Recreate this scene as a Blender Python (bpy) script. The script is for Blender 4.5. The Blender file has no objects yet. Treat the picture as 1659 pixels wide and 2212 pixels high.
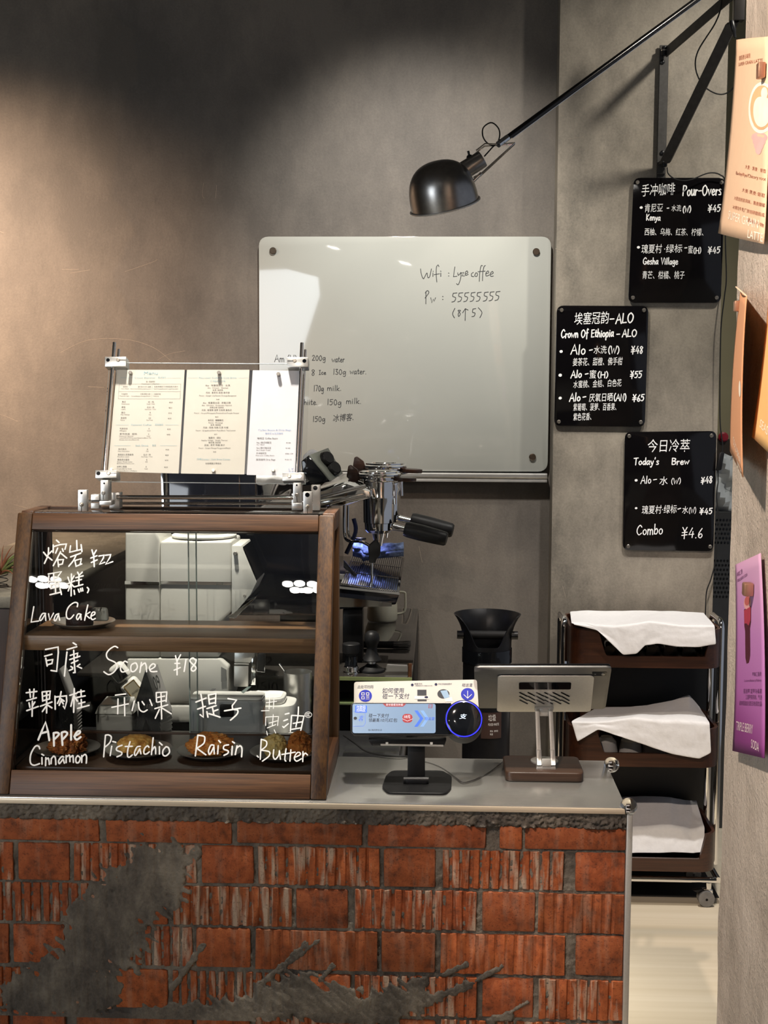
import bpy, bmesh, math, random
from mathutils import Vector, Matrix, noise
random.seed(7)
SC = bpy.context.scene
COL = SC.collection
V = Vector
# ------------------------------------------------------------------ camera
F = 2800.0
CAMP = V((0, 0, 1.6))
RM = Matrix.Rotation(math.radians(2.35), 3, 'Z') @ Matrix.Rotation(math.pi/2-math.radians(5.25), 3, 'X') @ Matrix.Rotation(.0045, 3, 'Z')
cd = bpy.data.cameras.new('camera'); cam = bpy.data.objects.new('camera', cd); COL.objects.link(cam)
cam.matrix_world = Matrix.Translation(CAMP) @ RM.to_4x4()
cd.sensor_fit = 'VERTICAL'; cd.sensor_height = 36; cd.sensor_width = 27; cd.lens = F/2212*36
cd.clip_start = .05
SC.camera = cam
# ------------------------------------------------------------------ colour management, world
vs = SC.view_settings
vs.view_transform = 'Standard'; vs.look = 'None'; vs.gamma = 1; vs.use_curve_mapping = False
vs.exposure = 0.0
wd = bpy.data.worlds.new('world'); SC.world = wd; wd.use_nodes = True
bg = wd.node_tree.nodes['Background']; bg.inputs[0].default_value = (.80, .86, 1, 1); bg.inputs[1].default_value = .25
SC.cycles.max_bounces = 10; SC.cycles.transparent_max_bounces = 24
SC.cycles.caustics_reflective = False; SC.cycles.caustics_refractive = False
SC.cycles.sample_clamp_indirect = 6
# ------------------------------------------------------------------ lamps of the room
def spot(name, loc, tgt, W, col, ang, blend=.6, r=.05):
    l = bpy.data.lights.new(name, 'SPOT'); l.energy = W; l.color = col; l.spot_size = math.radians(ang); l.spot_blend = blend; l.shadow_soft_size = r
    o = bpy.data.objects.new(name, l); COL.objects.link(o); o.location = loc
    o.rotation_euler = (V(tgt)-V(loc)).to_track_quat('-Z', 'Y').to_euler(); return o
def area(name, loc, tgt, W, col, sx, sy):
    l = bpy.data.lights.new(name, 'AREA'); l.energy = W; l.color = col; l.shape = 'RECTANGLE'; l.size = sx; l.size_y = sy
    o = bpy.data.objects.new(name, l); COL.objects.link(o); o.location = loc
    o.rotation_euler = (V(tgt)-V(loc)).to_track_quat('-Z', 'Y').to_euler(); return o
WARM = (1, .80, .60); NEUT = (1, .93, .82); COOL = (.86, .92, 1)
spot('spot_left_wall', (-2.05, 3.30, 2.45), (-1.72, 4.43, 1.70), 360, (1, .73, .53), 92, 1, .06)
spot('spot_bar', (-.15, 3.15, 3.2), (-.05, 4.4, 1.90), 240, (1, .95, .87), 58, 1, .06)
spot('spot_machine', (-.65, 2.78, 3.2), (-.5, 3.2, .9), 420, NEUT, 36, .8, .05)
spot('spot_trolley', (.75, 3.2, 3.2), (.72, 4.02, .6), 190, (1, .96, .93), 44, .8, .04)
spot('spot_counter', (.10, 2.38, 3.2), (.08, 2.80, .75), 280, NEUT, 34, .9, .05)
spot('spot_column', (1.40, 3.42, 3.22), (.62, 4.35, 2.05), 100, (1, .94, .83), 72, 1, .05)
spot('spot_posters', (-.55, 1.1, 2.75), (.515, 2.10, 1.66), 215, (1, .82, .70), 58, .6, .03)
spot('spot_floor', (.62, 2.75, 3.2), (.66, 3.3, 0), 105, (1, .88, .72), 40, .8, .05)
area('shop_window', (-3.6, -1.4, 1.5), (0, 2.6, .8), 70, (.88, .94, 1), 1.6, 2.0)
# ------------------------------------------------------------------ pixel helpers (photo frame 1659 x 2212)
def ray(px, py): return RM @ V(((px-829.5)/F, -(py-1106)/F, -1))
def P(px, py, Y): d = ray(px, py); return CAMP+d*(Y/d.y)
def PZ(px, py, Z): d = ray(px, py); return CAMP+d*((Z-1.6)/d.z)
def PX(px, py, X): d = ray(px, py); return CAMP+d*(X/d.x)
class Plane:
    def __init__(s, O, ex, ey):
        s.O = V(O); s.ex = V(ex).normalized(); ey = V(ey); s.n = s.ex.cross(ey).normalized(); s.ey = s.n.cross(s.ex).normalized()
    def hit(s, px, py):
        d = ray(px, py); t = (s.O-CAMP).dot(s.n)/d.dot(s.n); q = CAMP+d*t-s.O
        return V((q.dot(s.ex), q.dot(s.ey)))
    def pt(s, uv, h=0): return s.O+s.ex*uv[0]+s.ey*uv[1]+s.n*h
def vplane(Y): return Plane((0, Y, 0), (1, 0, 0), (0, 0, 1))     # vertical plane facing the camera (n = -Y)
# ------------------------------------------------------------------ materials
def lin(c):
    if isinstance(c, str):
        c = c.lstrip('#'); c = [int(c[i:i+2], 16)/255 for i in (0, 2, 4)]
        c = [x/12.92 if x <= .04045 else ((x+.055)/1.055)**2.4 for x in c]
    return (c[0], c[1], c[2], 1)
MATS = {}
def new(name):
    m = bpy.data.materials.new(name); m.use_nodes = True; nt = m.node_tree; b = nt.nodes['Principled BSDF']
    return m, nt, b
def N(nt, t, **k):
    n = nt.nodes.new(t)
    for a, v in k.items(): setattr(n, a, v)
    return n
def coords(nt, sc=(1, 1, 1), rot=(0, 0, 0)):
    tc = N(nt, 'ShaderNodeTexCoord'); mp = N(nt, 'ShaderNodeMapping'); mp.inputs['Scale'].default_value = sc; mp.inputs['Rotation'].default_value = rot
    nt.links.new(tc.outputs['Object'], mp.inputs[0]); return mp.outputs[0]
def noi(nt, vec, scale, detail=4, rough=.55):
    n = N(nt, 'ShaderNodeTexNoise'); n.inputs['Scale'].default_value = scale; n.inputs['Detail'].default_value = detail; n.inputs['Roughness'].default_value = rough
    nt.links.new(vec, n.inputs['Vector']); return n.outputs['Fac']
def ramp(nt, fac, stops):
    r = N(nt, 'ShaderNodeValToRGB'); e = r.color_ramp.elements
    while len(e) < len(stops): e.new(.5)
    for i, (p, c) in enumerate(stops): e[i].position = p; e[i].color = lin(c)
    nt.links.new(fac, r.inputs[0]); return r.outputs[0]
def bump(nt, b, h, st, dist=.01):
    u = N(nt, 'ShaderNodeBump'); u.inputs['Strength'].default_value = st; u.inputs['Distance'].default_value = dist
    nt.links.new(h, u.inputs['Height']); nt.links.new(u.outputs[0], b.inputs['Normal'])
def M(name, col, rough=.5, metal=0, var=.08, scale=30, bmp=0, spec=.5, coat=0, emit=0, emitc=None, stretch=(1, 1, 1), sheen=0):
    if name in MATS: return MATS[name]
    m, nt, b = new(name); c = lin(col); vec = coords(nt, stretch)
    f = noi(nt, vec, scale, 3)
    lo = tuple(x*(1-var) for x in c[:3]); hi = tuple(min(1, x*(1+var)) for x in c[:3])
    o = ramp(nt, f, [(.3, lo), (.7, hi)]); nt.links.new(o, b.inputs['Base Color'])
    b.inputs['Roughness'].default_value = rough; b.inputs['Metallic'].default_value = metal; b.inputs['Specular IOR Level'].default_value = spec
    b.inputs['Coat Weight'].default_value = coat
    if sheen: b.inputs['Sheen Weight'].default_value = sheen
    if bmp: bump(nt, b, f, bmp)
    if emit:
        b.inputs['Emission Color'].default_value = lin(emitc or col); b.inputs['Emission Strength'].default_value = emit
    MATS[name] = m; return m
def wood(name, dark, light, axis, rough=.45, k=1.0, coat=0):
    if name in MATS: return MATS[name]
    m, nt, b = new(name); s = {'X': (1.2, 48, 48), 'Y': (48, 1.2, 48), 'Z': (48, 48, 1.2)}[axis]
    vec = coords(nt, tuple(q*k for q in s)); f = noi(nt, vec, 6, 5, .6); f2 = noi(nt, coords(nt, tuple(q*k*.3 for q in s)), 3, 2)
    mx = N(nt, 'ShaderNodeMath', operation='ADD'); nt.links.new(f, mx.inputs[0]); nt.links.new(f2, mx.inputs[1])
    hf = N(nt, 'ShaderNodeMath', operation='MULTIPLY'); hf.inputs[1].default_value = .5; nt.links.new(mx.outputs[0], hf.inputs[0])
    o = ramp(nt, hf.outputs[0], [(.36, dark), (.5, [(a+c)/2 for a, c in zip(lin(dark)[:3], lin(light)[:3])]), (.64, light)])
    nt.links.new(o, b.inputs['Base Color']); b.inputs['Roughness'].default_value = rough; b.inputs['Coat Weight'].default_value = coat; bump(nt, b, f, .15, .002)
    MATS[name] = m; return m
def glass(name, tint=(.985, .992, .988), ior=1.45, rough=0.0):
    if name in MATS: return MATS[name]
    m = bpy.data.materials.new(name); m.use_nodes = True; nt = m.node_tree; nt.nodes.clear()
    out = N(nt, 'ShaderNodeOutputMaterial'); tr = N(nt, 'ShaderNodeBsdfTransparent'); gl = N(nt, 'ShaderNodeBsdfGlossy'); mx = N(nt, 'ShaderNodeMixShader'); fr = N(nt, 'ShaderNodeFresnel')
    nz = noi(nt, coords(nt), 8, 2); cr = ramp(nt, nz, [(.3, tuple(t*.985 for t in tint)), (.7, tint)])
    nt.links.new(cr, tr.inputs[0]); gl.inputs['Roughness'].default_value = rough; fr.inputs[0].default_value = ior
    nt.links.new(fr.outputs[0], mx.inputs[0]); nt.links.new(tr.outputs[0], mx.inputs[1]); nt.links.new(gl.outputs[0], mx.inputs[2]); nt.links.new(mx.outputs[0], out.inputs[0])
    MATS[name] = m; return m
def concrete(name, dark, mid, light, bscale=1.0, seam=False, bst=.25, rough=.62):
    m, nt, b = new(name); vec = coords(nt)
    f1 = noi(nt, vec, 1.1*bscale, 8, .60); f2 = noi(nt, coords(nt, (1, 1, .45), (0, .5, 0)), 6*bscale, 7, .68); f3 = noi(nt, vec, 130, 4, .7)
    a = N(nt, 'ShaderNodeMath', operation='MULTIPLY_ADD'); a.inputs[1].default_value = .5; nt.links.new(f2, a.inputs[0]); nt.links.new(f1, a.inputs[2])
    a2 = N(nt, 'ShaderNodeMath', operation='MULTIPLY_ADD'); a2.inputs[1].default_value = .22; nt.links.new(f3, a2.inputs[0]); nt.links.new(a.outputs[0], a2.inputs[2])
    o = ramp(nt, a2.outputs[0], [(.72, dark), (.86, mid), (1.0, light)])
    last = o
    if seam:   # an older skim coat of plaster ends at a wandering seam
        sx = N(nt, 'ShaderNodeSeparateXYZ'); nt.links.new(vec, sx.inputs[0])
        w = noi(nt, coords(nt, (.6, 1, 2.0)), 1.6, 4); ad = N(nt, 'ShaderNodeMath', operation='MULTIPLY_ADD'); ad.inputs[1].default_value = .34; nt.links.new(w, ad.inputs[0]); nt.links.new(sx.outputs[0], ad.inputs[2])
        r = N(nt, 'ShaderNodeMapRange'); r.inputs[1].default_value = -.905; r.inputs[2].default_value = -.885; r.inputs[3].default_value = 1.0; r.inputs[4].default_value = 0; nt.links.new(ad.outputs[0], r.inputs[0])
        mx = N(nt, 'ShaderNodeMix', data_type='RGBA', blend_type='MULTIPLY'); mx.inputs[7].default_value = (1.12, 1.10, 1.06, 1); nt.links.new(r.outputs[0], mx.inputs[0]); nt.links.new(o, mx.inputs[6]); last = mx.outputs[2]
    nt.links.new(last, b.inputs['Base Color']); b.inputs['Roughness'].default_value = rough; b.inputs['Specular IOR Level'].default_value = .35
    bump(nt, b, a2.outputs[0], bst, .02); MATS[name] = m; return m
# ------------------------------------------------------------------ objects
def cprops(o, label=None, cat=None, group=None, kind=None):
    if label: o['label'] = label
    if cat: o['category'] = cat
    if group: o['group'] = group
    if kind: o['kind'] = kind
    return o
def thing(name, loc, label, cat, group=None):
    o = bpy.data.objects.new(name, None); COL.objects.link(o); o.location = loc; o.empty_display_size = .02
    return cprops(o, label, cat, group)
def wloc(o):
    p = V((0, 0, 0))
    while o: p += o.location; o = o.parent
    return p
def dup(root, loc, label=None, group=None):
    r = root.copy(); COL.objects.link(r); r.location = loc
    if label: r['label'] = label
    if group: r['group'] = group
    for ch in list(root.children):
        c = ch.copy(); COL.objects.link(c); c.parent = r
        for g in list(ch.children):
            d = g.copy(); COL.objects.link(d); d.parent = c
    return r
class MB:
    def __init__(s): s.bm = bmesh.new(); s.mats = []; s.cur = 0
    def mat(s, m):
        if m not in s.mats: s.mats.append(m)
        s.cur = s.mats.index(m); return s
    def face(s, vs_):
        try:
            f = s.bm.faces.new(vs_); f.material_index = s.cur; return f
        except ValueError: return None
    def v(s, p): return s.bm.verts.new(p)
    def hull8(s, pts, bev=0, seg=2):      # 8 points: bottom ring 4, top ring 4
        b2 = bmesh.new(); q = [b2.verts.new(p) for p in pts]
        for f in ((0, 3, 2, 1), (4, 5, 6, 7), (0, 1, 5, 4), (1, 2, 6, 5), (2, 3, 7, 6), (3, 0, 4, 7)): b2.faces.new([q[i] for i in f])
        s._add(b2, bev, seg); return s
    def _add(s, b2, bev=0, seg=2):
        bmesh.ops.recalc_face_normals(b2, faces=b2.faces)
        if bev: bmesh.ops.bevel(b2, geom=list(b2.edges), offset=bev, segments=seg, profile=.5, affect='EDGES', clamp_overlap=True)
        mp = {q: s.bm.verts.new(q.co) for q in b2.verts}
        for f in b2.faces: s.face([mp[q] for q in f.verts])
        b2.free()
    def box(s, lo, hi, bev=0, seg=2):
        (a, b, c), (d, e, f) = lo, hi
        return s.hull8([(a, b, c), (d, b, c), (d, e, c), (a, e, c), (a, b, f), (d, b, f), (d, e, f), (a, e, f)], bev, seg)
    def obox(s, c, ax, ay, az, bev=0, seg=2):   # centre and three half-axis vectors
        c, ax, ay, az = V(c), V(ax), V(ay), V(az)
        return s.hull8([c-ax-ay-az, c+ax-ay-az, c+ax+ay-az, c-ax+ay-az, c-ax-ay+az, c+ax-ay+az, c+ax+ay+az, c-ax+ay+az], bev, seg)
    def prism(s, poly, d, bev=0, seg=2):        # list of 3D points, extruded by vector d
        d = V(d); b2 = bmesh.new(); n = len(poly)
        a = [b2.verts.new(p) for p in poly]; b = [b2.verts.new(V(p)+d) for p in poly]
        b2.faces.new(a); b2.faces.new(b[::-1])
        for i in range(n): b2.faces.new((a[i], a[(i+1) % n], b[(i+1) % n], b[i]))
        bmesh.ops.recalc_face_normals(b2, faces=b2.faces)
        if bev:
            ed = [e for e in b2.edges if len(e.link_faces) == 2 and e.calc_face_angle(0) > .5]
            bmesh.ops.bevel(b2, geom=ed, offset=bev, segments=seg, profile=.5, affect='EDGES', clamp_overlap=True)
        s._add(b2); return s
    def lathe(s, prof, O, ax=(0, 0, 1), seg=32, caps=True, a0=0, a1=2*math.pi):
        ax = V(ax).normalized(); t = V((1, 0, 0)) if abs(ax.x) < .9 else V((0, 1, 0)); u = ax.cross(t).normalized(); w = ax.cross(u)
        O = V(O); rings = []
        full = abs(a1-a0-2*math.pi) < 1e-6
        nn = seg if full else seg+1
        for r, h in prof:
            if r < 1e-6: rings.append([s.v(O+ax*h)])
            else: rings.append([s.v(O+ax*h+(u*math.cos(a0+(a1-a0)*k/seg)+w*math.sin(a0+(a1-a0)*k/seg))*r) for k in range(nn)])
        for A, B in zip(rings, rings[1:]):
            m = nn if full else nn-1
            for k in range(m):
                k2 = (k+1) % nn
                if len(A) == 1 and len(B) == 1: continue
                if len(A) == 1: s.face((A[0], B[k2], B[k]))
                elif len(B) == 1: s.face((A[k], A[k2], B[0]))
                else: s.face((A[k], A[k2], B[k2], B[k]))
        if caps and full:
            if len(rings[0]) > 1: s.face(rings[0][::-1])
            if len(rings[-1]) > 1: s.face(rings[-1])
        return s
    def cyl(s, a, b, r, r2=None, seg=20):
        a, b = V(a), V(b); L = (b-a).length
        return s.lathe([(r, 0), (r if r2 is None else r2, L)], a, b-a, seg)
    def tube(s, path, r, seg=10, closed=False):
        path = [V(p) for p in path]; n = len(path); rings = []; prev = None
        for i, p in enumerate(path):
            t = (path[(i+1) % n]-path[i-1]) if closed else (path[min(i+1, n-1)]-path[max(i-1, 0)])
            t.normalize()
            if prev is None:
                u = t.cross(V((0, 0, 1)))
                if u.length < .1: u = t.cross(V((1, 0, 0)))
            else: u = prev-t*prev.dot(t)
            u.normalize(); prev = u; w = t.cross(u)
            rr = r[i] if isinstance(r, (list, tuple)) else r
            rings.append([s.v(p+(u*math.cos(2*math.pi*k/seg)+w*math.sin(2*math.pi*k/seg))*rr) for k in range(seg)])
        pr = list(zip(rings, rings[1:]))+([(rings[-1], rings[0])] if closed else [])
        for A, B in pr:
            for k in range(seg): s.face((A[k], A[(k+1) % seg], B[(k+1) % seg], B[k]))
        if not closed: s.face(rings[0][::-1]); s.face(rings[-1])
        return s
    def sphere(s, c, r, seg=24, sc=(1, 1, 1)):
        n = seg//2; prof = [(r*math.sin(math.pi*i/n), -r*math.cos(math.pi*i/n)) for i in range(n+1)]
        k = len(s.bm.verts); s.lathe(prof, (0, 0, 0), (0, 0, 1), seg, False); s.bm.verts.ensure_lookup_table()
        for i in range(k, len(s.bm.verts)):
            q = s.bm.verts[i].co; s.bm.verts[i].co = V(c)+V((q.x*sc[0], q.y*sc[1], q.z*sc[2]))
        return s
    def grid(s, rows, flip=False):              # rows of points
        vv = [[s.v(p) for p in r] for r in rows]
        for A, B in zip(vv, vv[1:]):
            for k in range(len(A)-1):
                q = (A[k], A[k+1], B[k+1], B[k]); s.face(q[::-1] if flip else q)
        return s
    def build(s, name, m=None, parent=None, label=None, ang=35, solid=0, sub=0):
        bmesh.ops.recalc_face_normals(s.bm, faces=s.bm.faces) if not getattr(s, 'keepn', False) else None
        off = wloc(parent) if parent else V((0, 0, 0))
        o = bpy.data.objects.new(name, None)
        if parent is None and getattr(s, 'base', None) is not None: off = V(s.base)
        for q in s.bm.verts: q.co -= off
        lim = math.radians(ang)
        for f in s.bm.faces: f.smooth = True
        for e in s.bm.edges:
            if len(e.link_faces) == 2:
                if e.calc_face_angle(0) > lim: e.smooth = False
        me = bpy.data.meshes.new(name); s.bm.to_mesh(me); s.bm.free()
        for q in (s.mats if s.mats else [m]): me.materials.append(q)
        bpy.data.objects.remove(o); o = bpy.data.objects.new(name, me); COL.objects.link(o)
        if parent: o.parent = parent
        else: o.location = off
        if solid: md = o.modifiers.new('thick', 'SOLIDIFY'); md.thickness = solid; md.offset = 0
        if sub: md = o.modifiers.new('sub', 'SUBSURF'); md.levels = sub; md.render_levels = sub
        if label: o['label'] = label
        return o
    def at(s, p): s.base = p; return s
def catmull(pts, k=6, closed=False):
    pts = [V(p) for p in pts]; n = len(pts)
    if n < 3: return pts
    out = []
    rng = n if closed else n-1
    for i in range(rng):
        p0 = pts[(i-1) % n] if closed else pts[max(i-1, 0)]; p1 = pts[i]; p2 = pts[(i+1) % n]; p3 = pts[(i+2) % n] if closed else pts[min(i+2, n-1)]
        for j in range(k):
            t = j/k
            out.append(.5*((2*p1)+(p2-p0)*t+(2*p0-5*p1+4*p2-p3)*t*t+(3*p1-p0-3*p2+p3)*t**3))
    if not closed: out.append(pts[-1])
    return out
def rpoly(pts, r, seg=5):                         # rounded polygon in 2D
    pts = [V((p[0], p[1])) for p in pts]; n = len(pts); out = []
    for i in range(n):
        p = pts[i]; a = (pts[i-1]-p); b = (pts[(i+1) % n]-p); ri = r[i] if isinstance(r, (list, tuple)) else r
        if ri <= 0: out.append(p); continue
        d = min(ri, a.length*.49, b.length*.49); A = p+a.normalized()*d; B = p+b.normalized()*d
        for k in range(seg+1):
            t = k/seg; out.append((1-t)**2*A+2*t*(1-t)*p+t*t*B)
    return out
def plate(mb, pl, pxs, r, h0, h1, bev=0):          # rounded quad traced on a plane, from height h0 to h1 off the plane
    uv = [pl.hit(*p) for p in pxs]; q = rpoly(uv, r)
    mb.prism([pl.pt(a, h0) for a in q], pl.n*(h1-h0), bev); return uv
# ------------------------------------------------------------------ lettering
_tc = {}
def ftext(s):
    if s in _tc: return _tc[s]
    cu = bpy.data.curves.new('t', 'FONT'); cu.body = s; cu.resolution_u = 3
    o = bpy.data.objects.new('t', cu); me = bpy.data.meshes.new_from_object(o)
    vv = [(q.co.x, q.co.y) for q in me.vertices]; ff = [tuple(p.vertices) for p in me.polygons]
    bpy.data.objects.remove(o); bpy.data.meshes.remove(me); bpy.data.curves.remove(cu)
    _tc[s] = (vv, ff); return _tc[s]
def cjk(s): return any(ord(c) > 0x2e80 for c in s)
def txt(mb, pl, s, x0, y0, x1, y1=None, h=10, lift=.0006, slant=0, flipx=False):
    if y1 is None: y1 = y0
    vv, ff = ftext(s)
    if not vv: return
    a = min(q[0] for q in vv); b = max(q[0] for q in vv); ch = .80 if cjk(s) else .73; base = -.05 if cjk(s) else 0
    A = pl.hit(x0, y0); B = pl.hit(x1, y1); U = pl.hit(x0, y0-h)-A
    nv = []
    for q in vv:
        t = (q[0]-a)/(b-a); w = (q[1]-base)/ch
        nv.append(mb.v(pl.pt(A+(B-A)*t+U*w+(B-A).normalized()*(U.length*w*slant), lift)))
    for f in ff: mb.face([nv[i] for i in f])
# single-stroke hand lettering: width | strokes (l = straight, c = curved), x-height .55
G = {
'A': ".7|l0,0 .38,1 .7,0|l.14,.36 .58,.4", 'B': ".6|l.05,0 .05,1|c.05,1 .5,.9 .4,.6 .08,.54 .55,.4 .45,.06 .05,0", 'C': ".65|c.62,.8 .4,1 .1,.7 .05,.3 .3,.0 .62,.18", 'E': ".55|l.5,.97 .05,.95 .05,.03 .52,.06|l.05,.52 .42,.55",
'G': ".7|c.62,.82 .4,1 .08,.7 .06,.25 .35,0 .62,.25|l.4,.4 .66,.42 .62,.05", 'H': ".65|l.05,1 .05,0|l.6,1 .58,0|l.05,.5 .6,.55", 'I': ".4|l.05,1 .38,1|l.2,1 .2,0|l.03,0 .38,.02", 'K': ".6|l.05,1 .05,0|l.55,.95 .08,.45 .55,0", 'L': ".55|l.08,1 .04,.02 .52,.05",
'N': ".65|l.03,0 .08,1 .55,.05 .62,1", 'O': ".75|c.4,1 .1,.8 .04,.35 .3,0 .62,.25 .68,.7 .4,1", 'P': ".6|l.08,0 .1,1|c.1,1 .5,.95 .52,.65 .1,.42", 'T': ".65|l.0,.95 .65,1|l.34,.97 .3,0", 'V': ".6|l.02,1 .28,0 .6,1", 'W': ".9|l.02,1 .2,0 .45,.7 .62,0 .9,1",
'a': ".5|c.45,.5 .2,.55 .03,.25 .15,.0 .42,.3|c.45,.55 .42,.2 .5,.0", 'b': ".48|l.06,1 .05,0|c.05,.35 .3,.55 .45,.28 .28,0 .06,.08", 'c': ".45|c.42,.45 .22,.55 .04,.25 .2,0 .44,.1", 'd': ".5|c.42,.45 .2,.52 .03,.22 .2,0 .42,.25|l.46,1 .45,0", 'e': ".47|c.05,.28 .4,.33 .38,.5 .2,.55 .04,.25 .2,0 .46,.1",
'f': ".4|c.42,.95 .25,1.02 .18,.6 .17,-.2|l.0,.52 .38,.56", 'g': ".48|c.42,.5 .2,.55 .03,.3 .15,.05 .4,.35|c.44,.55 .42,-.1 .3,-.38 .05,-.28", 'h': ".48|l.06,1 .04,0|c.05,.3 .25,.55 .4,.4 .43,0", 'i': ".2|l.1,.55 .09,0|l.1,.78 .12,.74", 'k': ".45|l.06,1 .04,0|l.42,.55 .08,.25 .43,0", 'l': ".2|l.12,1 .08,0",
'm': ".72|l.05,.55 .03,0|c.05,.35 .2,.55 .34,.4 .35,0|c.36,.35 .5,.55 .64,.4 .67,0", 'n': ".48|l.06,.55 .04,0|c.06,.3 .26,.55 .4,.4 .44,0", 'o': ".48|c.25,.55 .06,.4 .06,.15 .22,0 .42,.15 .42,.42 .25,.55", 'p': ".48|l.06,.55 .04,-.38|c.06,.4 .3,.6 .44,.35 .3,.02 .07,.05", 'r': ".36|l.06,.55 .05,0|c.06,.3 .2,.52 .36,.5", 's': ".4|c.36,.5 .18,.56 .06,.42 .3,.22 .28,.04 .03,.03",
't': ".36|c.18,.85 .14,.2 .2,.02 .36,.08|l.0,.55 .36,.57", 'u': ".48|c.05,.55 .06,.1 .22,0 .4,.2|l.42,.55 .46,0", 'v': ".44|l.02,.55 .2,0 .44,.55", 'w': ".66|l.02,.55 .15,.02 .33,.4 .46,.02 .66,.55", 'y': ".46|l.03,.55 .2,.08|c.44,.55 .25,-.1 .1,-.36 .0,-.3", 'z': ".44|l.03,.52 .4,.54 .05,.03 .44,.04",
'0': ".48|c.25,.95 .06,.7 .06,.25 .22,.0 .42,.25 .42,.7 .25,.95", '1': ".2|l.12,1 .08,0", '2': ".5|c.05,.75 .25,.95 .42,.75 .05,.04|l.05,.04 .5,.06", '3': ".45|c.05,.9 .35,.9 .15,.55 .42,.3 .3,0 .03,.08", '4': ".55|l.34,.95 .02,.3 .52,.34|l.42,.6 .36,0", '5': ".5|l.5,.95 .12,.92 .08,.55|c.08,.55 .35,.58 .42,.3 .25,.02 .02,.05", '6': ".46|c.38,.95 .1,.5 .06,.15 .25,0 .42,.2 .3,.42 .08,.25", '7': ".5|l.03,.95 .48,.95 .18,0", '8': ".46|c.38,.85 .22,.97 .06,.78 .38,.3 .22,.0 .06,.22 .4,.75 .36,.88",
'(': ".26|c.24,1.05 .06,.7 .06,.25 .22,-.08", ')': ".26|c.03,1.05 .2,.7 .2,.25 .03,-.08", '-': ".5|l.06,.42 .44,.45", '.': ".15|l.05,.0 .08,.03", "'": ".2|l.12,1.05 .08,.82", ':': ".3|l.12,.5 .14,.52|l.12,.1 .14,.12", '\u00a5': ".6|l.08,1 .3,.6|l.52,1 .3,.6 .28,-.08|l.05,.5 .55,.54|l.02,.24 .55,.3", ' ': ".35", '\u2191': ".5|l.02,.55 .25,.97 .46,.85|l.25,.95 .24,-.3", '\u2022': ".2|l.06,.4 .12,.42"}
_rk = [0]
def ribbon(mb, pts, n, w, taper=False):            # flat ink stroke with round ends
    q = [V(pts[0])]
    for p in pts[1:]:
        if (V(p)-q[-1]).length > w*.08: q.append(V(p))
    if len(q) < 2: q.append(q[0]+n.orthogonal().normalized()*w*.1)
    _rk[0] = (_rk[0]+1) % 9; e0 = _rk[0]*1.2e-5; Lr, Rr = [], []; m = len(q)
    for i, p in enumerate(q):
        a = (q[i]-q[i-1]).normalized() if i else None; b = (q[i+1]-q[i]).normalized() if i < m-1 else None
        t = ((a or b)+(b or a)); t = t.normalized() if t.length > .2 else (a or b)
        c = abs(t.dot(a or b)); k = min(1.35, 1/max(c, .3)); sd = n.cross(t)*(w/2*k); up = n*(e0+i*1.5e-6)
        Lr.append(mb.v(p+sd+up)); Rr.append(mb.v(p-sd+up))
    for i in range(m-1): mb.face([Rr[i], Rr[i+1], Lr[i+1], Lr[i]])
    for (c, l, r_, d, o) in ((q[0], Lr[0], Rr[0], (q[0]-q[1]).normalized(), 1), (q[-1], Rr[-1], Lr[-1], (q[-1]-q[-2]).normalized(), 1)):
        sd = (l.co-r_.co)/2; mid = (l.co+r_.co)/2
        arc = [mb.v(mid+sd*math.cos(x)+d*(sd.length*math.sin(x))) for x in (math.pi/4, math.pi/2, 3*math.pi/4)]
        mb.face([r_, l]+arc) if False else mb.face([l]+arc+[r_])
def hand(mb, pl, s, x0, y0, x1, y1=None, h=10, w=1.6, lift=.0006, slant=.06, k=5):
    if y1 is None: y1 = y0
    A = pl.hit(x0, y0); B = pl.hit(x1, y1); U = pl.hit(x0, y0-h)-A
    wm = (pl.hit(x0+1, y0)-A).length*w
    cur = 0; glyphs = []
    for c in s:
        g = G.get(c, ".4").split('|'); glyphs.append((cur, g)); cur += float(g[0])+.13
    tot = max(cur-.13, .1)
    for i, (gx, g) in enumerate(glyphs):
        jy = (noise.random()-.5)*.07; jr = 1+(noise.random()-.5)*.08
        for st in g[1:]:
            pp = [tuple(float(z) for z in q.split(',')) for q in st[1:].split()]
            uv = []
            for (qx, qy) in pp:
                t = (gx+qx)/tot; uv.append(A+(B-A)*t+U*(qy*jr+jy)+(B-A).normalized()*(U.length*qy*slant))
            q3 = [pl.pt(q, lift) for q in uv]
            if st[0] == 'c': q3 = catmull(q3, k)
            ribbon(mb, q3, pl.n, wm)
def trace(mb, pl, ox, oy, sc, strokes, w=3.2, lift=.0006, smooth=True):   # strokes read off the photo, crop coordinates
    for st in strokes.split(';'):
        st = st.strip()
        if not st: continue
        ww = w; sm = smooth
        if st[0] == '!': sm = False; st = st[1:]
        pp = [tuple(float(z) for z in q.split(',')) for q in st.split()]
        q3 = [pl.pt(pl.hit(ox+a/sc, oy+b/sc), lift) for a, b in pp]
        if sm and len(q3) > 2: q3 = catmull(q3, 5)
        o = pl.hit(ox+pp[0][0]/sc, oy+pp[0][1]/sc); o2 = pl.hit(ox+pp[0][0]/sc+1, oy+pp[0][1]/sc)
        ribbon(mb, q3, pl.n, (o2-o).length*ww)
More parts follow.
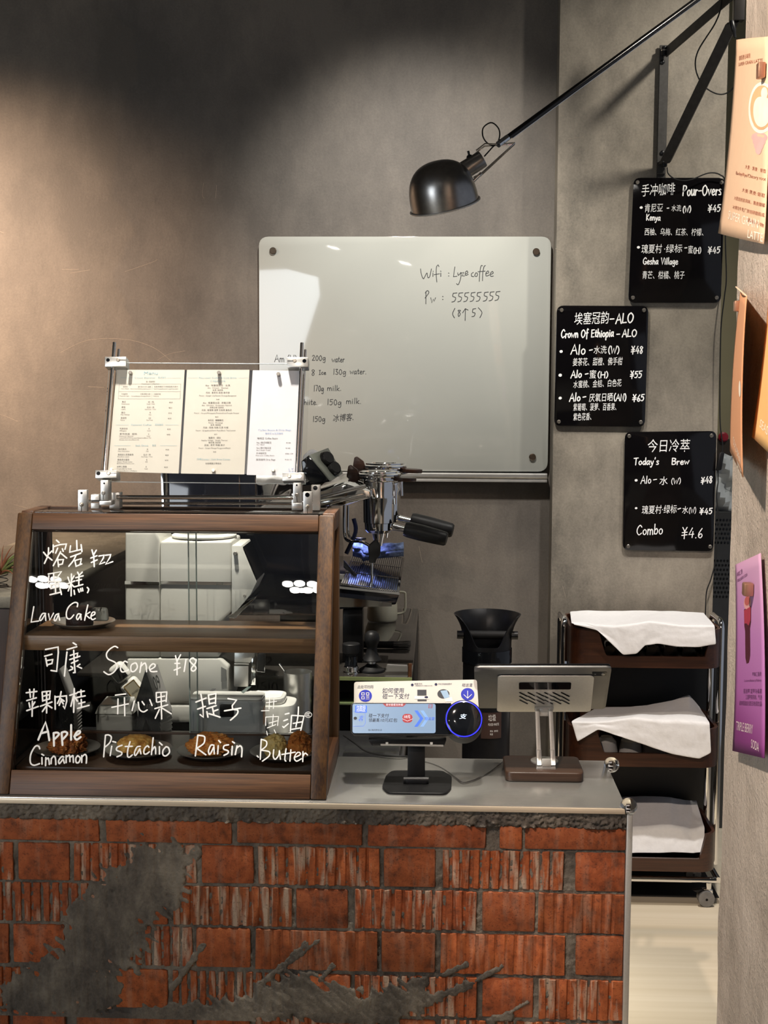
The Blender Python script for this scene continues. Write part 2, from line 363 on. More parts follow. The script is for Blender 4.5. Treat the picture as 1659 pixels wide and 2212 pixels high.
# ------------------------------------------------------------------ common materials
m_chrome = M('chrome', (.82, .82, .82), .07, 1, .02)
m_steel = M('brushed steel', (.62, .61, .58), .26, .86, .12, 14, .03, stretch=(1, 60, 60))
m_steel2 = M('satin aluminium', (.66, .64, .60), .42, .75, .04, 200)
m_alu = M('machined aluminium', (.70, .69, .67), .36, 1, .04, 120, .02)
m_black = M('black plastic', (.008, .008, .009), .36, 0, .2, 60, spec=.28)
m_blackm = M('matt black paint', (.009, .009, .0095), .45, 0, .2, 60, spec=.25)
m_gloss = M('gloss black', (.006, .007, .009), .06, 0, .2, 40)
m_white = M('white plastic', (.74, .73, .69), .32, 0, .03, 20)
m_paper = M('white paper', (.80, .78, .74), .7, 0, .03, 60)
m_chalk = M('white marker ink', (.86, .85, .83), .7, 0, .05, 300)
m_ink = M('black marker ink', (.02, .02, .022), .5, 0, .2, 300)
m_walnut = wood('walnut lengthwise', '#2e1b0f', '#69462b', 'X')
m_walnutz = wood('walnut upright', '#2c190d', '#60401f', 'Z')
m_walnuty = wood('walnut crosswise', '#2e1b0f', '#66432a', 'Y')
m_dkwood = wood('dark walnut', '#2c1c13', '#4f382a', 'X', .35)
m_dkwoodz = wood('dark walnut upright', '#1c0f0a', '#382014', 'Z')
m_glass = glass('clear glass')
m_glass2 = glass('clear acrylic', (.99, .995, .995), 1.35)
m_ball, _nt, _b = new('clear plastic ball'); _b.inputs['Transmission Weight'].default_value = 1; _b.inputs['Roughness'].default_value = .02; _b.inputs['IOR'].default_value = 1.42; _nt.links.new(ramp(_nt, noi(_nt, coords(_nt), 40, 2), [(.3, (.95, .95, .94)), (.7, (1, 1, 1))]), _b.inputs['Base Color'])
m_rubber = M('black rubber', (.010, .010, .010), .6, 0, .2, spec=.25)
# ------------------------------------------------------------------ room
m_wall = concrete('grey micro-cement', '#524d48', '#605a54', '#6f6860', 1.0, True, .16)
m_col = concrete('pale micro-cement', '#625c53', '#7f776b', '#958c7e', 1.4, False, .12)
m_rw = concrete('rough plaster', '#a89e90', '#beb3a4', '#cdc2b3', 3.0, False, .9, .85)
m_scr = M('pale scratch', '#9a8d7e', .8)
def struct(mb, name, m=None): o = mb.build(name, m); o['kind'] = 'structure'; return o
WY = 4.43; CY = 4.33
w = MB().mat(m_wall); w.box((-4.2, WY, 0), (.384, WY+.15, 3.3))
w.mat(m_scr); wp = vplane(WY)
for s in ("130,762 190,735 270,733 330,750 370,780", "190,835 225,837", "0,895 10,898 38,910", "270,587 330,566 340,560", "0,500 8,503", "134,582 170,582", "440,395 437,420 441,428", "468,400 466,428", "30,1090 60,1098", "340,778 365,765 400,758", "195,583 152,590", "720,1320 745,1318 760,1322", "860,1318 880,1312 900,1318 925,1316", "905,1385 906,1410", "905,1180 912,1215"):
    q = [wp.pt(wp.hit(*map(float, a.split(','))), .0005) for a in s.split()]; ribbon(w, catmull(q, 6), wp.n, .0008)
struct(w, 'wall_back')
c = MB().mat(m_col); colR = P(1559, 600, CY).x; c.box((.384, CY, 0), (colR, WY+.15, 3.3))
c.mat(m_scr); cp = vplane(CY)
for s in ("1200,537 1208,540 1216,543", "1225,300 1260,296", "1240,810 1255,840", "1215,1265 1222,1290"):
    q = [cp.pt(cp.hit(*map(float, a.split(','))), .0005) for a in s.split()]; ribbon(c, catmull(q, 6), cp.n, .001)
struct(c, 'wall_column')
m_beige = M('beige wall paint', '#a39a78', .6, 0, .05, 4)
f = MB(); f.box((colR-.1, 5.3, 1.42), (2.6, 5.4, 3.3)); struct(f, 'wall_far', m_beige)
f = MB(); f.box((colR-.1, 5.28, 0), (2.6, 5.4, 1.42)); struct(f, 'trim_1', M('brown panelling', '#3f352a', .5))
m_floor = wood('pale limed floor', '#cdbfa4', '#dfd3bc', 'X', .5, .12)
fl = MB(); fl.box((-5, -4.2, -.1), (3, 5.6, 0)); struct(fl, 'floor', m_floor)
ce = MB(); ce.box((-5, -4.2, 3.3), (3, 5.6, 3.4)); struct(ce, 'ceiling', M('dark ceiling paint', (.09, .085, .08), .8))
lw = MB(); lw.box((-4.35, -4.2, 0), (-4.2, WY+.15, 3.3)); struct(lw, 'wall_left', m_wall)
fw = MB(); fw.box((-4.2, -4.2, 0), (3, -4.1, 3.3)); struct(fw, 'wall_front', M('dim shop wall', (.12, .115, .11), .8))
# end of the rough plaster wall on the right; its face runs towards the viewer
RX = .516
r = MB(); edge = []
rows = []
for i in range(61):
    z = 3.3*i/60; yy = 2.3+.006*noise.noise(V((0, 3, z*4)))
    rows.append([(RX+.012+.004*noise.noise(V((1, 1, z*9))), yy, z), (RX+.003*noise.noise(V((2, 1, z*7))), yy-.012, z), (RX, 2.15, z), (RX, 1.2, z), (RX, -1.0, z)])
r.grid(rows)
r.grid([[(RX+.012, 2.3, 0), (1.1, 2.3, 0)], [(RX+.012, 2.3, 3.3), (1.1, 2.3, 3.3)]])
struct(r, 'wall_right', m_rw)
# ------------------------------------------------------------------ brick counter
FY = 2.63
CTZ = P(700, 1731, FY).z
def proj(p):
    l = RM.transposed() @ (V(p)-CAMP); return 829.5+F*l.x/-l.z, 1106-F*l.y/-l.z
counter = thing('brick_counter', (-.3, 2.79, 0), 'bar-height counter of ribbed red brick with grey mortar and a steel edge', 'counter')
def bz(y): return P(700, y, FY).z
def bx(x, y): return P(x, y, FY).x
BR = bx(1350, 1900)
rowsb = [(1777, 1827, [(-90, 213, 's'), (228, 500, 's'), (512, 783, 's'), (795, 1050, 's'), (1079, 1128, 's'), (1134, 1353, 's')]),
 (1832, 1914, [(-90, 28, 'r'), (38, 150, 's'), (160, 424, 'r'), (435, 548, 's'), (558, 820, 'r'), (829, 940, 's'), (957, 1217, 'r'), (1243, 1353, 's')]),
 (1921, 2005, [(-90, 237, 'r'), (250, 362, 's'), (374, 631, 'r'), (640, 751, 's'), (766, 1029, 'r'), (1042, 1156, 's'), (1163, 1353, 'p')]),
 (2011, 2096, [(-90, 18, 'r'), (28, 140, 's'), (150, 415, 'r'), (424, 540, 's'), (552, 815, 'p'), (824, 940, 's'), (952, 1221, 'p'), (1243, 1353, 's')]),
 (2105, 2190, [(-90, 240, 'r'), (250, 362, 's'), (372, 633, 'r'), (641, 756, 's'), (766, 1030, 'r'), (1042, 1153, 's'), (1164, 1353, 'r')]),
 (2199, 2284, [(-90, 18, 's'), (28, 140, 's'), (165, 415, 's'), (424, 540, 's'), (552, 815, 'r'), (824, 940, 's'), (952, 1221, 'r'), (1243, 1353, 's')])]
m, nt, b = new('fired brick'); vec = coords(nt); at_ = N(nt, 'ShaderNodeAttribute', attribute_name='tone')
n1 = noi(nt, vec, 35, 5, .65); n2 = noi(nt, coords(nt, (60, 60, 9)), 1, 3); n3 = noi(nt, vec, 260, 2)
c1 = ramp(nt, n1, [(.28, '#5e2f16'), (.5, '#954a22'), (.75, '#ac5e32')])
mx = N(nt, 'ShaderNodeMix', data_type='RGBA', blend_type='MULTIPLY'); mx.inputs[0].default_value = 1; nt.links.new(c1, mx.inputs[6]); nt.links.new(at_.outputs['Color'], mx.inputs[7])
ef = ramp(nt, n2, [(.50, (0, 0, 0)), (.66, (1, 1, 1))]); em = N(nt, 'ShaderNodeMath', operation='MULTIPLY'); nt.links.new(ef, em.inputs[0]); nt.links.new(at_.outputs['Alpha'], em.inputs[1])
mx2 = N(nt, 'ShaderNodeMix', data_type='RGBA'); mx2.inputs[7].default_value = lin('#ad9883'); nt.links.new(em.outputs[0], mx2.inputs[0]); nt.links.new(mx.outputs[2], mx2.inputs[6])
dk = ramp(nt, n3, [(.30, (.45, .42, .4)), (.42, (1, 1, 1))]); mx3 = N(nt, 'ShaderNodeMix', data_type='RGBA', blend_type='MULTIPLY'); mx3.inputs[0].default_value = .8; nt.links.new(mx2.outputs[2], mx3.inputs[6]); nt.links.new(dk, mx3.inputs[7])
nt.links.new(mx3.outputs[2], b.inputs['Base Color']); b.inputs['Roughness'].default_value = .85; bump(nt, b, n1, .5, .004); m_brick = m
mb = MB(); lay = mb.bm.loops.layers.float_color.new('tone'); ribs = []
for (y0, y1, bl) in rowsb:
    for (x0, x1, t) in bl:
        ym = (y0+y1)/2; X0, X1 = bx(x0, ym), min(bx(x1, ym), BR); z1, z0 = bz(y0), bz(y1)
        tone = random.uniform(.78, 1.12); col = (tone*random.uniform(.96, 1.05), tone, tone*random.uniform(.88, 1.05), {'s': .15, 'r': .9, 'p': .25}[t])
        nf = len(mb.bm.faces); jz = random.uniform(-.0012, .0012); jy = random.uniform(-.001, .0012)
        k0 = len(mb.bm.verts)
        if t == 's': mb.box((X0, FY+jy, z0+jz), (X1, FY+.09, z1+jz), .004, 2)
        else:
            dep = .0042 if t == 'r' else .0016; pit = .0206; nr = max(1, round((X1-X0)/pit)); pp = (X1-X0)/nr; pr = [(X0, 0)]
            for i in range(nr):
                a = X0+i*pp; pr += [(a+pp*.60, 0), (a+pp*.66, dep), (a+pp*.95, dep), (a+pp, 0)] if i < nr-1 else []
            pr.append((X1, 0)); ribs.append((X0, X1, z0, z1, pp))
            prv = [(x, FY+jy+d, z0+jz) for x, d in pr]+[(X1, FY+.09, z0+jz), (X0, FY+.09, z0+jz)]
            mb.prism(prv, (0, 0, z1-z0), .0012, 1)
        mb.bm.faces.ensure_lookup_table()
        for fc in mb.bm.faces[nf:]:
            for lp in fc.loops: lp[lay] = col
mb.bm.verts.ensure_lookup_table()
for q in mb.bm.verts:   # chipped, uneven arrises
    if q.co.y < FY+.02: q.co += V((noise.noise(q.co*70), .5*noise.noise(q.co*50+V((9, 0, 0))), noise.noise(q.co*80+V((0, 7, 0)))))*.0022
mb.build('brickwork', m_brick, counter)
sm = [((330, 1900), (205, 2010), 92), ((255, 2035), (120, 2120), 78), ((50, 2150), (215, 2140), 58), ((372, 1852), (300, 1910), 40), ((425, 1838), (350, 1900), 14), ((300, 2204), (620, 2172), 34), ((640, 2150), (770, 2190), 62), ((905, 2150), (780, 2192), 46), ((1010, 2128), (900, 2172), 13), ((1085, 2088), (1000, 2135), 7), ((660, 2040), (560, 2130), 9), ((690, 2030), (600, 2100), 6), ((440, 2040), (372, 2135), 8), ((10, 2205), (300, 2207), 26), ((295, 1850), (275, 1905), 8), ((1100, 2195), (1060, 2205), 12), ((1140, 2165), (1080, 2200), 4), ((720, 2085), (690, 2120), 8), ((1005, 2085), (960, 2105), 8), ((560, 2150), (640, 2120), 20)]
NX, NZ = 520, 170; zt = CTZ-.012; zb = .27; X0 = bx(-70, 1900); rows = []; zr = bz(1779)
for j in range(NZ+1):
    z = zb+(zt-zb)*j/NZ; row = []
    for i in range(NX+1):
        x = X0+(BR-X0)*i/NX; px, py = proj((x, FY, z)); q = V((x, 0, z))
        h = -.0045+.003*noise.noise(q*60)+.0016*noise.noise(q*170)
        if z > zr-.004:
            lump = abs(noise.noise(q*45))*.9+abs(noise.noise(q*110))*.5; e = min(1, max(0, (z-zr+.004)/.006)); bot = 1-min(1, max(0, (z-zr)/.018))
            h = h*(1-e)+e*(.003+.004*noise.noise(q*30)+.024*bot*(lump-.33)+.005*noise.noise(q*140)+.004*noise.noise(q*260))
        s = -1
        for (a, bq, r) in sm:
            ax, ay = a; bx_, by_ = bq; dx, dy = bx_-ax, by_-ay; t = max(0, min(1, ((px-ax)*dx+(py-ay)*dy)/(dx*dx+dy*dy))); d = math.hypot(px-ax-dx*t, py-ay-dy*t); s = max(s, 1-d/(r*.92))
        if s > -.6:
            u = (px*.64-py*.77)/9; v_ = (px*.77+py*.64)/70
            s2 = s+.62*noise.noise(V((u*.75, v_*2.2, 1)))+.26*noise.noise(V((px/16, py/16, 4)))
            if s2 > 0:
                g = min(1, s2*5); hh = .0022+.0012*noise.noise(V((u*.8, v_*2, 2)))+.0009*noise.noise(V((u*2.2, v_*1.5, 7)))
                for (rx0, rx1, rz0, rz1, pp) in ribs:
                    if rx0 < x < rx1 and rz0 < z < rz1: hh -= .0014*(1 if ((x-rx0) % pp)/pp > .62 else 0)*(1 if s2 < .9 else .3); break
                h = max(h, h*(1-g)+g*hh)
        row.append((x, FY-h, z))
    rows.append(row)
m_mortar = concrete('grey mortar', '#4c4640', '#665e54', '#7e7568', 6, False, .6, .9)
MB().grid(rows).build('mortar', m_mortar, counter, ang=80)
MB().box((X0, FY+.008, 0), (BR, 2.93, CTZ-.012)).build('core', m_mortar, counter)
MB().box((-1.35, FY-.006, CTZ-.0125), (bx(1353, 1740), 2.968, CTZ), .0025).build('countertop', m_steel, counter, 'brushed stainless steel countertop')
tz = bz(1744.5)
MB().box((-1.35, FY-.010, tz), (bx(1349, 1740), FY-.0062, CTZ-.002), .001).build('edge_trim', M('champagne steel', (.74, .62, .47), .34, .45, .08, 14, stretch=(1, 60, 60)), counter, 'pale gold steel edge strip')
MB().box((BR+.0005, FY-.006, .05), (bx(1363.5, 1900), FY+.012, CTZ-.013), .002).build('corner_strip', m_steel2, counter)
for (px, py, Y, nm) in ((1358, 1742, FY+.004, 0), (1321, 1652, 2.92, 1)):
    MB().sphere(P(px, py, Y), .0178, 24).build('corner_guard', m_ball, counter, 'clear plastic ball guard')
# ------------------------------------------------------------------ pastry display case
SL = V((0, .2, .582)).normalized(); CL, CR, CB, CT = -.932, -.226, CTZ+.001, 1.333
FP = Plane((CL, FY+.004, CB), (1, 0, 0), SL); LL = V((0, .2, .582)).length; NB = -FP.n   # NB points into the case
CBK = 3.0; W_ = CR-CL; st = .034
case = thing('pastry_display_case', ((CL+CR)/2, 2.8, CB), 'walnut-framed glass pastry case with a slanted front and white hand lettering', 'display case')
def fp(u, v, h=0): return FP.pt((u, v), -h)      # h = depth behind the front face
def fbox(mb, u0, u1, v0, v1, h0, h1, bev=.003):
    k = .2/.582 if v0 == 0 else 0; va, vb = v0+h0*k, v0+h1*k
    return mb.hull8([fp(u0, va, h0), fp(u1, va, h0), fp(u1, vb, h1), fp(u0, vb, h1), fp(u0, v1, h0), fp(u1, v1, h0), fp(u1, v1, h1), fp(u0, v1, h1)], bev)
for u0 in (0, W_-st): fbox(MB(), u0, u0+st, 0, LL-.002, 0, .03, .004).build('front_stile', m_walnutz, case)
fbox(MB(), st+.0005, W_-st-.0005, 0, .052, .001, .03, .002).build('front_bottom_rail', m_walnut, case)
fbox(MB(), st+.0005, W_-st-.0005, LL-.040, LL-.002, .001, .03, .002).build('front_top_rail', m_walnut, case)
pane = fbox(MB(), st+.0002, W_-st-.0002, .0525, LL-.0405, .010, .014, 0).build('front_pane', m_glass, case)
yT = FY+.2
for s, x0 in ((0, CL), (1, CR-.028)):
    x1 = x0+.028
    MB().box((x0, CBK-.03, CB), (x1, CBK, CT), .003).build('rear_post', m_dkwoodz if not s else m_walnutz, case)
    MB().hull8([(x0, FY+.040, CB), (x1, FY+.040, CB), (x1, CBK-.031, CB), (x0, CBK-.031, CB), (x0, FY+.058, CB+.045), (x1, FY+.058, CB+.045), (x1, CBK-.031, CB+.045), (x0, CBK-.031, CB+.045)], .002).build('side_bottom_rail', m_walnuty, case)
    MB().hull8([(x0, yT+.018, CT-.04), (x1, yT+.018, CT-.04), (x1, CBK-.031, CT-.04), (x0, CBK-.031, CT-.04), (x0, yT+.032, CT), (x1, yT+.032, CT), (x1, CBK-.031, CT), (x0, CBK-.031, CT)], .002).build('side_top_rail', m_walnuty, case)
    xm = x0+.012
    MB().prism([(xm, FY+.06, CB+.046), (xm, CBK-.032, CB+.046), (xm, CBK-.032, CT-.041), (xm, yT+.018, CT-.041)], (.004, 0, 0)).build('side_pane', m_glass, case)
MB().box((CL+.0285, CBK-.02, CT-.03), (CR-.0285, CBK, CT), .002).build('rear_top_rail', m_dkwood, case)
MB().box((CL+.0285, yT+.034, CT-.012), (CR-.0285, CBK-.0205, CT-.002), .001).build('top_pane', m_glass, case, 'clear glass top pane')
FZ = CB+.045
MB().box((CL+.0285, FY+.06, CB+.002), (CR-.0285, CBK-.031, FZ), .001).build('floor_board', wood('case floor', '#35241a', '#4f3a2c', 'X', .22), case)
lz = P(350, 1581, CBK-.012).z
MB().box((CL+.0285, CBK-.016, CB+.002), (CR-.0285, CBK-.004, lz), .001).build('rear_kick_board', m_dkwood, case)
SZ = P(350, 1377, 2.752).z
MB().box((CL+.029, 2.758, SZ-.033), (CR-.029, CBK-.033, SZ), .0015).build('middle_shelf', wood('shelf walnut', '#5a4029', '#8d6c4c', 'X', .35), case)
gx = P(412, 1300, CBK).x
for x0, x1, y in ((CL+.029, gx+.016, CBK-.012), (gx, CR-.029, CBK-.024)):
    MB().box((x0, y, lz+.002), (x1, y+.004, CT-.032)).build('sliding_rear_pane', m_glass, case)
    xe = gx+.016 if y > CBK-.02 else gx
    MB().box((xe-.0012, y-.0006, lz+.002), (xe+.0012, y+.0046, CT-.032)).build('pane_edge', M('green glass edge', (.30, .36, .33), .2), case)
# white marker lettering on the glass
LP = Plane(fp(0, 0, .0095), (1, 0, 0), SL)
L = MB()
trace(L, LP, 50, 1150, 7.9, """350,340 405,410; 490,320 415,395; 435,265 425,390 365,530; 415,410 495,475; 570,135 615,175; 515,215 515,280 512,345; !520,245 630,210 740,200 715,290; 590,270 555,355; 670,280 685,325; 640,330 580,450 515,570; 650,360 745,440; 590,450 605,585; !590,470 690,465 670,540 605,555;
915,140 920,300; !810,230 795,340 1000,290; 990,210 1005,330; 810,420 985,355; 900,400 860,480 780,580; !885,485 905,580 1000,540; !890,480 995,450 975,545;
1175,300 1200,390; 1250,305 1200,390; 1155,440 1260,400; 1165,515 1265,470; 1205,390 1215,585; !1295,405 1380,390 1370,440 1305,545 1395,510; !1405,392 1495,380 1480,430 1410,545 1530,500;
!430,712 655,670 600,745; 520,700 525,832; 530,780 585,770; 440,740 430,880; 440,838 630,833; !470,890 475,960 600,930; !480,895 605,875 600,930; 550,850 555,1040; 460,1065 650,1020; 630,960 655,1060;
765,765 790,840; 870,745 820,830; 740,885 880,830; 825,710 820,1085; 815,880 770,1000; 830,890 870,930; 930,680 950,720; 1010,680 950,740; 900,775 1025,742; 910,825 995,805; 880,930 1020,890; 955,740 950,900; 870,990 880,1060; 940,970 960,1020; 980,960 990,1005; 1010,950 1020,1000; 1095,940 1120,975 1100,1030""", 3.2)
trace(L, LP, 50, 1150, 7.9, """!183,1270 138,1532 265,1513; 385,1385 330,1390 283,1480 310,1500 380,1395; 380,1395 388,1505; !435,1390 455,1500 520,1380; 610,1388 560,1410 530,1490 560,1503 605,1400; 605,1400 625,1500;
925,1270 930,1210 870,1200 780,1270 740,1370 750,1460 805,1475 865,1410; 990,1400 940,1392 912,1450 935,1488 985,1405; 985,1405 990,1490; 1105,1240 1080,1350 1050,1500; !1140,1360 1070,1410 1135,1465; 1165,1430 1220,1400 1222,1362 1180,1372 1157,1450 1185,1490 1232,1470""", 2.9)
trace(L, LP, 40, 1370, 8.295, """!485,275 710,230 715,330 685,665 585,650; 470,395 600,360; 490,430 515,570; !500,475 615,455 600,525 520,548; 980,155 1035,190; 870,275 1045,225; 870,320 845,540 825,750; !930,380 1060,340 1050,420; 920,455 1100,395; 950,520 1065,470; !990,290 1000,500 1015,685 985,690; 940,578 972,602; 910,650 970,625; !1100,540 1050,575 1130,610;
140,1050 330,1025; 200,990 215,1130; 280,985 265,1130; 150,1190 320,1140; 190,1230 205,1310; 295,1215 250,1290; 150,1370 355,1295; 250,1200 245,1470;
425,1040 435,1200; !430,1035 570,1020 555,1160; 450,1110 545,1085; 450,1190 560,1160; 505,1040 505,1410; 395,1290 600,1215; 490,1300 430,1385; 520,1270 600,1320;
655,1110 660,1345; !665,1125 860,1105 865,1200 830,1335 805,1290; 765,1030 740,1150 700,1240; 750,1150 820,1200; 770,1170 730,1275; 765,1190 805,1250;
920,1095 1050,1055; 1000,975 990,1400; 985,1110 940,1290; 1000,1110 1055,1200; 1060,1040 1180,1020; 1120,1000 1125,1120; 1045,1135 1195,1105; 1080,1245 1190,1215; 1125,1170 1130,1310; 1060,1330 1265,1275""", 3.3)
trace(L, LP, 210, 1370, 7.213, """320,210 270,190 190,240 145,310 170,385 280,440 310,510 260,590 180,630 105,585; 470,440 430,422 380,480 365,550 400,590 490,555; 580,450 530,485 530,570 575,580 625,520 610,455 580,450; 690,440 665,595; 672,510 740,450 765,500 770,585; 830,550 895,510 900,472 860,465 815,520 840,580 930,580;
!1220,335 1240,415; 1300,320 1240,430; 1210,455 1285,455; 1200,560 1295,520; 1245,430 1245,635; 1385,390 1355,580; 1540,410 1490,370 1445,420 1540,520 1500,575 1465,540 1530,450 1545,400;
285,950 445,930; 230,1140 485,1085; 325,1010 320,1240; 425,990 430,1270; 580,1040 545,1190; 640,1060 660,1170 720,1210 780,1180; 700,1050 735,1100; 820,1020 855,1110;
920,910 925,1055; !925,910 1085,900 1075,1050; 945,985 1050,965; 940,1060 1070,1030; 995,920 1005,1320; 900,1160 1100,1100; 970,1170 905,1310; 1010,1150 1155,1240""", 3.0)
trace(L, LP, 40, 1540, 9.217, "!395,535 470,350 540,185 590,380 615,545; 460,405 590,370; 700,400 708,655; 700,402 770,392 805,430 710,530; 860,400 877,640; 860,392 930,375 972,420 880,530; 1050,240 1048,535; 1110,470 1215,405 1222,362 1170,375 1117,470 1160,533 1240,480", 4.4)
trace(L, LP, 40, 1540, 9.217, "425,715 400,662 330,672 245,830 240,990 310,1043 420,1010; 465,822 505,845; 467,890 470,1020; 545,890 540,1050; 547,930 590,900 605,940 615,1025; 655,905 650,1010; 653,920 700,862 735,900 745,1030; 900,880 860,872 802,950 818,1008 890,915; 890,915 915,1000; 950,850 950,990; 955,880 1010,842 1022,890 1025,970; 1027,890 1080,852 1090,900 1095,985; 1180,852 1145,900 1150,985 1200,985 1230,900 1180,852; 1260,850 1260,985; 1262,880 1320,828 1355,870 1350,1000", 3.3)
trace(L, LP, 210, 1560, 9.217, "165,260 130,690; 165,260 230,255 282,300 250,410 152,500; 310,385 370,400; 290,480 260,665; 495,460 400,500 390,560 485,600 480,650 395,690; 655,390 612,540 605,670 640,698 700,650; 560,485 700,480; 860,480 790,500 742,620 770,658 850,530; 850,530 872,630; 1030,500 1000,472 942,530 932,620 980,633 1040,590; 1115,310 1080,645; 1085,580 1140,492 1162,530 1165,630; 1240,405 1295,455; 1240,490 1240,635; 1370,490 1312,560 1312,650 1370,670 1440,600 1420,510 1370,490", 3.1)
trace(L, LP, 370, 1470, 9.217, "490,430 695,350; !590,270 630,500 640,730 575,680; 525,570 680,515; 740,290 760,470; !740,290 890,260 880,460; 765,380 870,350; 770,460 880,440; 710,560 895,500; 820,540 850,690; 850,610 930,580; 710,620 730,730; 750,660 850,690 970,730; !1130,360 1300,390 1215,500; 1215,500 1230,570 1320,590 1310,670 1180,790; 1060,605 1385,550; 530,1090 480,1500; 530,1090 650,1110 668,1170 640,1260 510,1350; 510,1350 690,1480; 850,1290 790,1290 742,1400 770,1468 850,1320; 850,1320 857,1460; 945,1195 980,1235; 935,1300 925,1460; 1140,1280 1055,1300 1045,1365 1130,1400 1125,1450 1050,1490; 1220,1220 1260,1245; 1215,1310 1205,1480; 1310,1300 1275,1475; 1300,1350 1370,1302 1408,1360 1400,1520", 3.2)
trace(L, LP, 530, 1470, 9.759, "840,710 920,690; 810,850 890,820; !790,970 810,990 905,910; 975,740 950,1070; !985,735 1235,750 1170,1050; 1120,560 1110,750 1065,980; 1010,905 1200,870; 980,1030 1160,1000; 335,1240 315,1660; 335,1240 440,1280 440,1380 330,1470; 330,1470 500,1500 500,1590 360,1700; 600,1460 590,1600 630,1660 700,1580 720,1480; 720,1480 740,1660; 860,1440 832,1650 855,1700; 960,1460 940,1700; 770,1560 1050,1510; 1040,1620 1150,1570 1150,1522 1090,1525 1032,1630 1080,1700 1180,1650; 1215,1500 1210,1710; 1215,1600 1260,1532 1310,1570; 250,1590 275,1615", 2.8)
trace(L, LP, 530, 1470, 9.759, "440,470 660,440; 515,360 500,600; 605,370 590,590; 340,640 500,635; 430,770 430,950; !440,770 700,760 680,950; 590,720 570,940; 500,900 670,850; 460,1000 640,930; 450,1070 465,1150; 610,1040 640,1110", 1.8)
L.keepn = True
L.build('lettering', m_chalk, case, 'white hand-written pastry names and prices')
s = MB(); cc = (666, 1544)   # round certification mark etched low on the glass
q = [LP.pt(LP.hit(cc[0]+7.5*math.cos(a*math.pi/12), cc[1]+6*math.sin(a*math.pi/12)), .0006) for a in range(25)]; ribbon(s, q, LP.n, .001)
for dx in (-2.6, 0, 2.6):
    q = [LP.pt(LP.hit(cc[0]+dx+2.2*math.cos(a), cc[1]+3*math.sin(a)), .0006) for a in [1+4.3*i/10 for i in range(11)]]; ribbon(s, q, LP.n, .0009)
s.keepn = True; s.build('safety_mark', m_chalk, case)
# ------------------------------------------------------------------ plates and pastries
m_plate = M('dull pewter', (.44, .43, .40), .30, .8, .15, 20)
def make_plate(loc, label, r=.075, grp=None):
    t = MB().at(loc); t.lathe([(0, .003), (r*.62, .003), (r*.72, .005), (r, .013), (r*1.005, .0125), (r*1.0, .0115), (r*.72, .002), (r*.6, 0), (0, 0)], loc, (0, 0, 1), 48, False)
    o = t.build('pewter_plate', m_plate); cprops(o, label, 'plate', grp); return o
def scone_mat(name, c0, c1, c2, sc=60):
    m, nt, b = new(name); vec = coords(nt); f = noi(nt, vec, sc, 5, .65); nt.links.new(ramp(nt, f, [(.3, c0), (.5, c1), (.68, c2)]), b.inputs['Base Color']); b.inputs['Roughness'].default_value = .75; bump(nt, b, f, .6, .006); return m
ms1 = scone_mat('cinnamon crumb', '#5a2c12', '#a05a26', '#c88746'); ms2 = scone_mat('golden crumb', '#93591c', '#d39a48', '#e6c070'); ms3 = scone_mat('raisin crumb', '#854216', '#cf8338', '#e8b068'); ms4 = scone_mat('butter crumb', '#b08a45', '#d3b873', '#e3cf95'); ms5 = scone_mat('baked crust', '#854414', '#b86c28', '#d08c44')
def scone(loc, rx, ry, h, m, label, rough=.2, seed=0, flat=.0):
    b2 = bmesh.new(); bmesh.ops.create_icosphere(b2, subdivisions=5, radius=1)
    for q in b2.verts:
        d = q.co.copy(); n = noise.noise(d*1.6+V((seed, 0, 0)))*rough+noise.noise(d*4.5+V((0, seed, 0)))*rough*.9+abs(noise.noise(d*8+V((0, 0, seed))))*rough*-.8+noise.noise(d*16+V((seed, 0, 1)))*rough*.35
        k = 1+n; z = d.z
        z = (abs(z)**.75)*(1 if z > 0 else -1)
        q.co = V((d.x*k*rx, d.y*k*ry, max(-.42*h, z*h*.55*(1+n*.6))))
    zm = min(q.co.z for q in b2.verts)
    t = MB().at(loc); mp = {q: t.v(q.co+V(loc)+V((0, 0, -zm))) for q in b2.verts}
    for f in b2.faces: t.face([mp[q] for q in f.verts])
    b2.free(); o = t.build('scone', m, ang=40); cprops(o, label, 'scone'); return o
GP = 'pewter plates in the pastry case'
pc = [(145, 1641), (300, 1647), (455, 1650), (612, 1652)]; pl_ = []
for i, (px, py) in enumerate(pc):
    Y = 2.80; p = P(px, py, Y); p.z = FZ+.0008; pl_.append(p)
    make_plate(p, ['pewter plate holding the dark cinnamon scone, leftmost on the case floor', 'pewter plate under the round golden scone, second from left', 'pewter plate under the craggy raisin scone, third from left', 'pewter plate holding two scones beside the right case frame'][i], .0735, GP)
scone(pl_[0]+V((0, 0, .0035)), .046, .040, .042, ms1, 'dark brown cinnamon scone with burnt apple pieces on the leftmost plate', .24, 3)
for i, (dx, dy, dz) in enumerate(((-.026, -.012, .036), (.018, -.016, .036), (.004, -.004, .043))):
    t = MB(); c_ = pl_[0]+V((dx, dy, dz)); t.at(c_); t.sphere(c_, .011 if i < 2 else .006, 16, (1.25, .9, .55)); o = t.build('apple_piece', M('burnt apple', '#2a140d', .5)); cprops(o, ['burnt apple chunk on the left of the cinnamon scone', 'burnt apple chunk on the right of the cinnamon scone', 'small dark apple crumb on top of the cinnamon scone'][i], 'apple piece', 'burnt apple pieces on the cinnamon scone')
scone(pl_[1]+V((-.005, 0, .0035)), .041, .036, .040, ms2, 'round golden pistachio scone on the second plate from left', .10, 11)
scone(pl_[2]+V((0, 0, .0035)), .047, .040, .046, ms3, 'craggy orange-brown raisin scone on the third plate from left', .22, 23)
